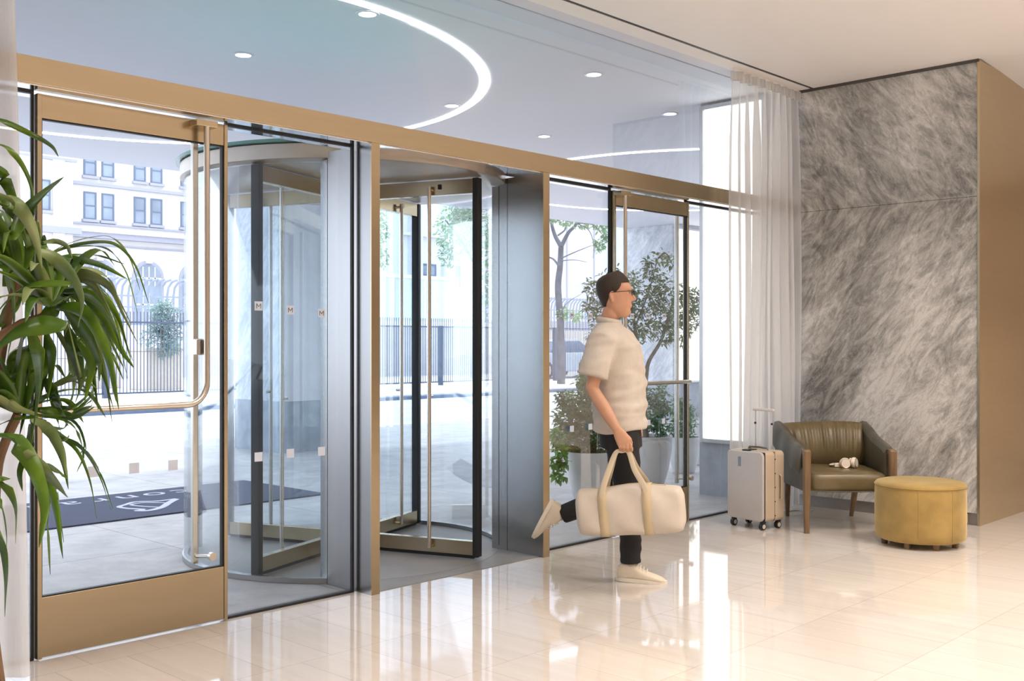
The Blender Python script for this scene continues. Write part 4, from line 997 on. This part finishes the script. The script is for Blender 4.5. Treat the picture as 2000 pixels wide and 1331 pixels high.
tube(bm, cat([q(1330, 300), q(1080, 300), q(950, 322), q(1060, 338), q(1270, 350)], 6), [(.015, .0012)]*25, 8, flat=(1, 0, 0))
obj('emblem', bm, ink, mat_o)

# ------------------------------------------------------------------ across the street
GZ = .06
iron = M('grey_iron', (.09, .11, .165), .5, .3)
fe = empty('iron_fence', 'dark iron picket fence along the far sidewalk', 'fence', (0, 23.5, GZ))
for z in (.10, 1.75): obj('rail', Bx(4, 60, -.02, .02, z-.02, z+.02), iron, fe)
bm = bmesh.new()
for i in range(int(46/.085)):
    xx = 5+i*.085; box(bm, xx-.008, xx+.008, -.008, .008, .1, 2.0)
tag(obj('pickets', bm, iron, fe), kind='stuff')
for xx in (5.9, 8.6, 11.2, 13.8, 16.4, 19., 21.6, 24.2, 26.8, 29.4, 32.):
    obj('post', Bx(xx-.06, xx+.06, -.05, .05, 0, 1.78), iron, fe)
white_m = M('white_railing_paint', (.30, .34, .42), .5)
rl = empty('white_railing', 'tall white railing with outward curving tops behind the iron fence', 'railing', (0, 36, GZ))
for z in (1.9, 2.55, 2.95): obj('rail', Bx(10, 62, -.03, .03, z-.03, z+.03), white_m, rl)
bm = bmesh.new()
for i in range(200):
    xx = 11+i*.25
    tube(bm, [(xx, 0, 1.9), (xx, 0, 3.0), (xx+.02, -.05, 3.3), (xx+.10, -.18, 3.5), (xx+.25, -.3, 3.58)], .045, 5)
tag(obj('pickets', bm, white_m, rl), kind='stuff')
obj('base_wall', Bx(10, 62, -.15, .15, 0, 1.9), M('pinkish_stone_wall', (.60, .58, .60), .8, var=.15, vscale=.8), rl)
# long planter box with shrubs behind the fence
bx_p = M('beige_planter_box', (.56, .50, .44), .8)
for (x0, x1, y, zt, lb) in ((X_(268, 27), X_(338, 27), 27, 1.05, 'beige planter box behind the iron fence, seen beside the door handle'), (X_(120, 29), X_(222, 29), 29, .85, 'low stone planter behind the leafy house plant')):
    o = empty('planter_box', lb, 'planter', ((x0+x1)/2, y, GZ)); hw = (x1-x0)/2
    obj('box', Bx(-hw, hw, -.5, .5, 0, zt), bx_p, o, bevel=.02); obj('rim', Bx(-hw-.04, hw+.04, -.54, .54, zt, zt+.08), bx_p, o)
gray_leaf = leaf_mat('blue_grey_shrub_leaf', (.16, .26, .24), (.34, .45, .42), .6, .2, 3.)
pxo = atT(316, HZ, 28.2); pxo.z = 1.20
o = empty('planter_shrub', 'pale grey-green shrub growing in the beige planter box', 'shrub', pxo)
obj('foliage', leafcloud([(Vector((rnd.uniform(-.32, .32)*(1.6-z), rnd.uniform(-.25, .25), z)), .28) for z in [i*.13 for i in range(9)] for _ in (0, 1)], 2200, .13, .04, rnd), gray_leaf, o)
obj('stem', Tb([(0, 0, 0), (0, 0, .9)], .03, 6), bark, o)
# street trees
tleaf = leaf_mat('pale_spring_leaf', (.16, .30, .14), (.36, .50, .30), .6, .35, 1.)
tbark = M('blue_grey_bark', (.11, .12, .15), .9, var=.3, vscale=3, bump=.5, bscale=12)
def street_tree(Y, px, label, limbs, crown, nleaf):
    p = atY(px, HZ, Y); o = empty('street_tree', label, 'tree', (p.x, Y, GZ)); org = Vector((p.x, Y, GZ)); t = (p.x*CA+Y*SA)
    L_ = lambda a, b, dt=0.: atT(a, b, t+dt)-org
    for i, (q, r0, r1) in enumerate(limbs):
        pts = cat([L_(a, b, .15*k) for k, (a, b) in enumerate(q)], 5); m = len(pts)
        obj('trunk' if i == 0 else 'branch', Tb(pts, [r0+(r1-r0)*k/(m-1) for k in range(m)], 9), tbark, o, smooth=True)
    obj('foliage', leafcloud([(L_(a, b, rnd.uniform(-1, 1)), r/F*t) for a, b, r in crown], nleaf*2, .14, .07, rnd), tleaf, o)
street_tree(21.5, 1096, 'bare-branched street tree with a dark forked trunk, right of the steel pier',
    [([(1096, 750), (1097, 690), (1094, 620), (1090, 560), (1094, 520), (1096, 480)], .13, .085), ([(1096, 482), (1084, 460), (1076, 430), (1070, 380)], .075, .03), ([(1096, 482), (1110, 455), (1126, 435), (1140, 380)], .07, .03),
     ([(1092, 520), (1080, 506), (1066, 502)], .04, .02), ([(1096, 505), (1125, 492), (1155, 480)], .022, .008), ([(1096, 510), (1120, 508), (1146, 512)], .016, .006), ([(1126, 436), (1150, 450), (1160, 480), (1158, 505)], .016, .006),
     ([(1126, 436), (1160, 440), (1185, 470)], .016, .006), ([(1094, 612), (1110, 590), (1135, 575)], .014, .005), ([(1090, 460), (1104, 448), (1105, 430)], .03, .015)],
    [(1110, 425, 20), (1140, 430, 18), (1170, 435, 18), (1170, 480, 14), (1085, 420, 16), (1185, 460, 10), (1100, 615, 14), (1125, 618, 12)], 560)
street_tree(24.0, 905, 'leafy street tree seen through the revolving door opening',
    [([(925, 740), (928, 650), (935, 560), (925, 480), (915, 400)], .10, .05), ([(930, 540), (955, 550), (985, 560)], .04, .02), ([(930, 520), (900, 470), (870, 430)], .05, .02)],
    [(890, 450, 45), (930, 440, 50), (960, 500, 40), (950, 560, 36), (880, 500, 26), (975, 450, 40), (965, 600, 26), (905, 400, 40)], 1500)
street_tree(24.0, 725, 'pale green street tree just left of the revolving door opening',
    [([(722, 740), (722, 600), (725, 480), (730, 400)], .10, .05)], [(735, 455, 26), (740, 505, 22), (715, 480, 34), (725, 420, 30)], 500)
# buildings
cream_b = M('cream_limestone', (.80, .77, .74), .9, var=.04, vscale=.3); cream_s = M('shaded_limestone', (.42, .42, .49), .9, var=.04)  # mouldings use a darker limestone that paints in their lavender shade
win_fr = M('slate_window_frame', (.16, .20, .28), .5); win_gl = M('dull_window_glass', (.30, .35, .43), .25, var=.2, vscale=.5)
def window_unit(par, xc, z0, z1, wd, y, sash=True):
    f = bmesh.new(); e = .12; x0, x1 = xc-wd/2, xc+wd/2
    box(f, x0, x0+e, y-.12, y, z0, z1); box(f, x1-e, x1, y-.12, y, z0, z1); box(f, x0+e, x1-e, y-.12, y, z1-e, z1); box(f, x0+e, x1-e, y-.12, y, z0, z0+e)
    if sash: box(f, x0+e, x1-e, y-.11, y, (z0+z1)/2-.05, (z0+z1)/2+.05)
    f = obj('window', f, win_fr, par); obj('pane', Bx(x0+e, x1-e, y-.07, y-.02, z0+e, z1-e), win_gl, f)
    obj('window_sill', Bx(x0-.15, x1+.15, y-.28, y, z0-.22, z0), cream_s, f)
BYY = 85.
b1 = empty('classical_building', 'cream classical building with paired windows and arched ground floor across the street', 'building', (0, 0, 0))
obj('wall', Bx(36.9, 60, BYY, BYY+12, 0, 24), cream_b, b1)
for k in range(-1, 5):
    cx_ = 39.94+4.32*k
    if k >= 0:
        for dx in (-.76, .76):
            window_unit(b1, cx_+dx, 11.43, 13.69, 1.06, BYY); window_unit(b1, cx_+dx, 15.0, 17.2, 1.06, BYY)
    # arch: surround, glazing, keystone
    if k < 0: continue
    pts = [(cx_-1.42, 2), (cx_-1.42, 6.9)]+[(cx_-1.42*math.cos(a), 6.9+1.42*math.sin(a)) for a in [math.pi*i/16 for i in range(1, 16)]]+[(cx_+1.42, 6.9), (cx_+1.42, 2)]
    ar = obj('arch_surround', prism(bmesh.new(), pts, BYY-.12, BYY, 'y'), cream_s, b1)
    pts = [(cx_+(a-cx_)*.78, 6.9+(b-6.9)*(.78 if b > 6.9 else 1)) for a, b in pts]
    obj('arch_window', prism(bmesh.new(), pts, BYY-.18, BYY-.1, 'y'), win_gl, ar)
    f = bmesh.new()
    for a in (-.55, 0, .55): box(f, cx_+a-.05, cx_+a+.05, BYY-.22, BYY-.17, 2, 6.9+.9)
    box(f, cx_-1.1, cx_+1.1, BYY-.22, BYY-.17, 6.75, 6.9); box(f, cx_-1.1, cx_+1.1, BYY-.22, BYY-.17, 4.5, 4.65)
    obj('glazing_bars', f, cream_b, ar)
    obj('keystone', prism(bmesh.new(), [(cx_-.25, 8.1), (cx_+.25, 8.1), (cx_+.38, 9.0), (cx_-.38, 9.0)], BYY-.35, BYY, 'y'), cream_b, ar)
for z0, z1, dep, mt, nm in ((14.2, 14.45, .35, cream_s, 'string_course'), (11.0, 11.15, .2, cream_s, 'string_course'), (9.9, 10.35, .8, cream_s, 'cornice'), (10.35, 10.6, 1.0, cream_b, 'cornice'), (9.3, 9.42, .15, cream_s, 'string_course')):  # the lower, darker cornice band paints the cornice's shadow
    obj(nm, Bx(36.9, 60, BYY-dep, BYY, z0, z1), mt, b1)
pv = obj('corner_pavilion', Bx(20, 36.9, BYY-2.0, BYY+12, 0, 24), cream_b, b1)
for z0, z1, dep in ((16.6, 17.2, .7), (15.6, 15.8, .25), (9.9, 10.4, .5)):
    obj('pavilion_cornice', Bx(20, 36.9+dep, BYY-2.0-dep, BYY-2.0, z0, z1), cream_s, pv)
for xx in (35.7, 33.0, 30.4):
    obj('pilaster', Bx(xx-.45, xx+.45, BYY-2.25, BYY-2.0, 2, 15.6), cream_b, pv)
for xx in (34.35, 31.7): window_unit(b1, xx, 11.6, 14.0, 1.5, BYY-2.0); window_unit(b1, xx, 6.0, 8.6, 1.5, BYY-2.0)
b2 = empty('office_building', 'pale building with vertical piers seen through the revolving door', 'building')
obj('wall', Bx(43, 70, 60, 72, 0, 26), M('pale_office_wall', (.86, .86, .88), .8, var=.04, vscale=.3), b2)
for px in (764, 806, 870, 985): obj('wall_pier', Bx(X_(px, 60)-.5, X_(px, 60)+.5, 59.4, 60, 0, 26), M('pier_grey_white', (.74, .76, .80), .8), b2)
obj('string_course', Bx(43, 70, 59.6, 60, 9.3, 9.55), cream_b, b2)
for px in (836, 884): window_unit(b2, X_(px, 60), 5.6, 7.3, 1.5, 60)
b3 = empty('plain_building', 'plain lavender-white building behind the street tree on the right', 'building')
obj('wall', Bx(49.5, 60.5, 44, 45.5, 0, 22), M('lavender_render', (.64, .63, .70), .85, var=.05, vscale=.3), b3)
for px in (1107, 1160): obj('wall_joint', Bx(X_(px, 44)-.06, X_(px, 44)+.06, 43.96, 44, 0, 22), cream_s, b3)
b4 = empty('white_tower', 'very pale building left of the far marble column', 'building')
obj('wall', Bx(61, 96, 38, 50, 0, 24), M('white_render', (.78, .80, .84), .85, var=.03, vscale=.3), b4)
for z in (5.5, 9.5): obj('string_course', Bx(61, 96, 37.9, 38, z, z+.2), cream_s, b4)
# construction hoarding and wall in the middle distance
hb = empty('site_hoarding', 'pale blue-white hoarding panels behind the revolving door', 'hoarding', (0, 31, GZ))
hm = M('pale_blue_hoarding', (.58, .64, .70), .6, var=.04); hw_ = M('white_hoarding_frame', (.78, .80, .84), .6)
xs = [X_(p_, 31) for p_ in (700, 738, 768, 830, 893)]
for a, b in zip(xs, xs[1:]):
    pnl = obj('hoarding_panel', Bx(a+.06, b-.06, -.05, .05, 1.9, 3.75), hm, hb); obj('panel_frame', Bx(a, b, -.09, -.06, 3.75, 3.88), hw_, pnl); obj('panel_frame', Bx(b-.1, b, -.09, -.05, 1.9, 3.75), hw_, pnl)
obj('base_wall', Bx(xs[0], X_(1060, 31), -.2, .2, 0, 1.9), M('warm_grey_wall', (.50, .48, .50), .85, var=.15, vscale=.6), hb)
obj('wall_coping', Bx(xs[0], X_(1060, 31), -.25, .25, 1.9, 2.1), hw_, hb)
wl = struct('low_wall', Bx(X_(1060, 27), X_(1230, 27), 27, 27.3, GZ, 1.05), M('white_low_wall', (.74, .75, .80), .85), label='low white wall behind the iron fence on the right')
# parked car
cr_ = empty('parked_car', 'pale blue-white parked car behind the iron fence, left of the tree trunk', 'car', (X_(1082, 25.4), 25.4, GZ))
carp = M('pale_blue_car_paint', (.55, .66, .82), .25, .1, .03); cgl = M('car_glass', (.10, .16, .26), .1)
def sect(bm, pts, hw, inset=0.):
    A = [bm.verts.new((a, -hw+inset*max(0, b-.75), b)) for a, b in pts]; B = [bm.verts.new((a, hw-inset*max(0, b-.75), b)) for a, b in pts]; n = len(pts)
    for i in range(n): bm.faces.new((A[i], A[(i+1) % n], B[(i+1) % n], B[i]))
    bm.faces.new(A[::-1]); bm.faces.new(B); return bm
obj('car_body', sect(bmesh.new(), [(-2.15, .25), (-2.2, .6), (-2.0, .82), (-1.1, .92), (1.4, .93), (2.0, .85), (2.2, .6), (2.15, .25)], .86), carp, cr_, bevel=.06)
obj('cabin_glass', sect(bmesh.new(), [(-1.15, .9), (-.5, 1.32), (.7, 1.34), (1.35, .92)], .82, .3), cgl, cr_, bevel=.03)
obj('car_roof', sect(bmesh.new(), [(-.55, 1.31), (-.4, 1.40), (.6, 1.42), (.8, 1.32)], .80, .3), carp, cr_, bevel=.03)
for sx in (-1.35, 1.35):
    for sy in (-.8, .8):
        wh = obj('wheel', Tb([(sx, sy-.1, .31), (sx, sy+.1, .31)], .31, 24), dark, cr_, bevel=.02); obj('hub_cap', Tb([(sx, sy-.11, .31), (sx, sy+.11, .31)], .18, 16), alu, wh)
for sy in (-.6, .6): obj('headlamp', Bx(2.12, 2.2, sy-.15, sy+.15, .58, .70), cream_b, cr_, bevel=.01)
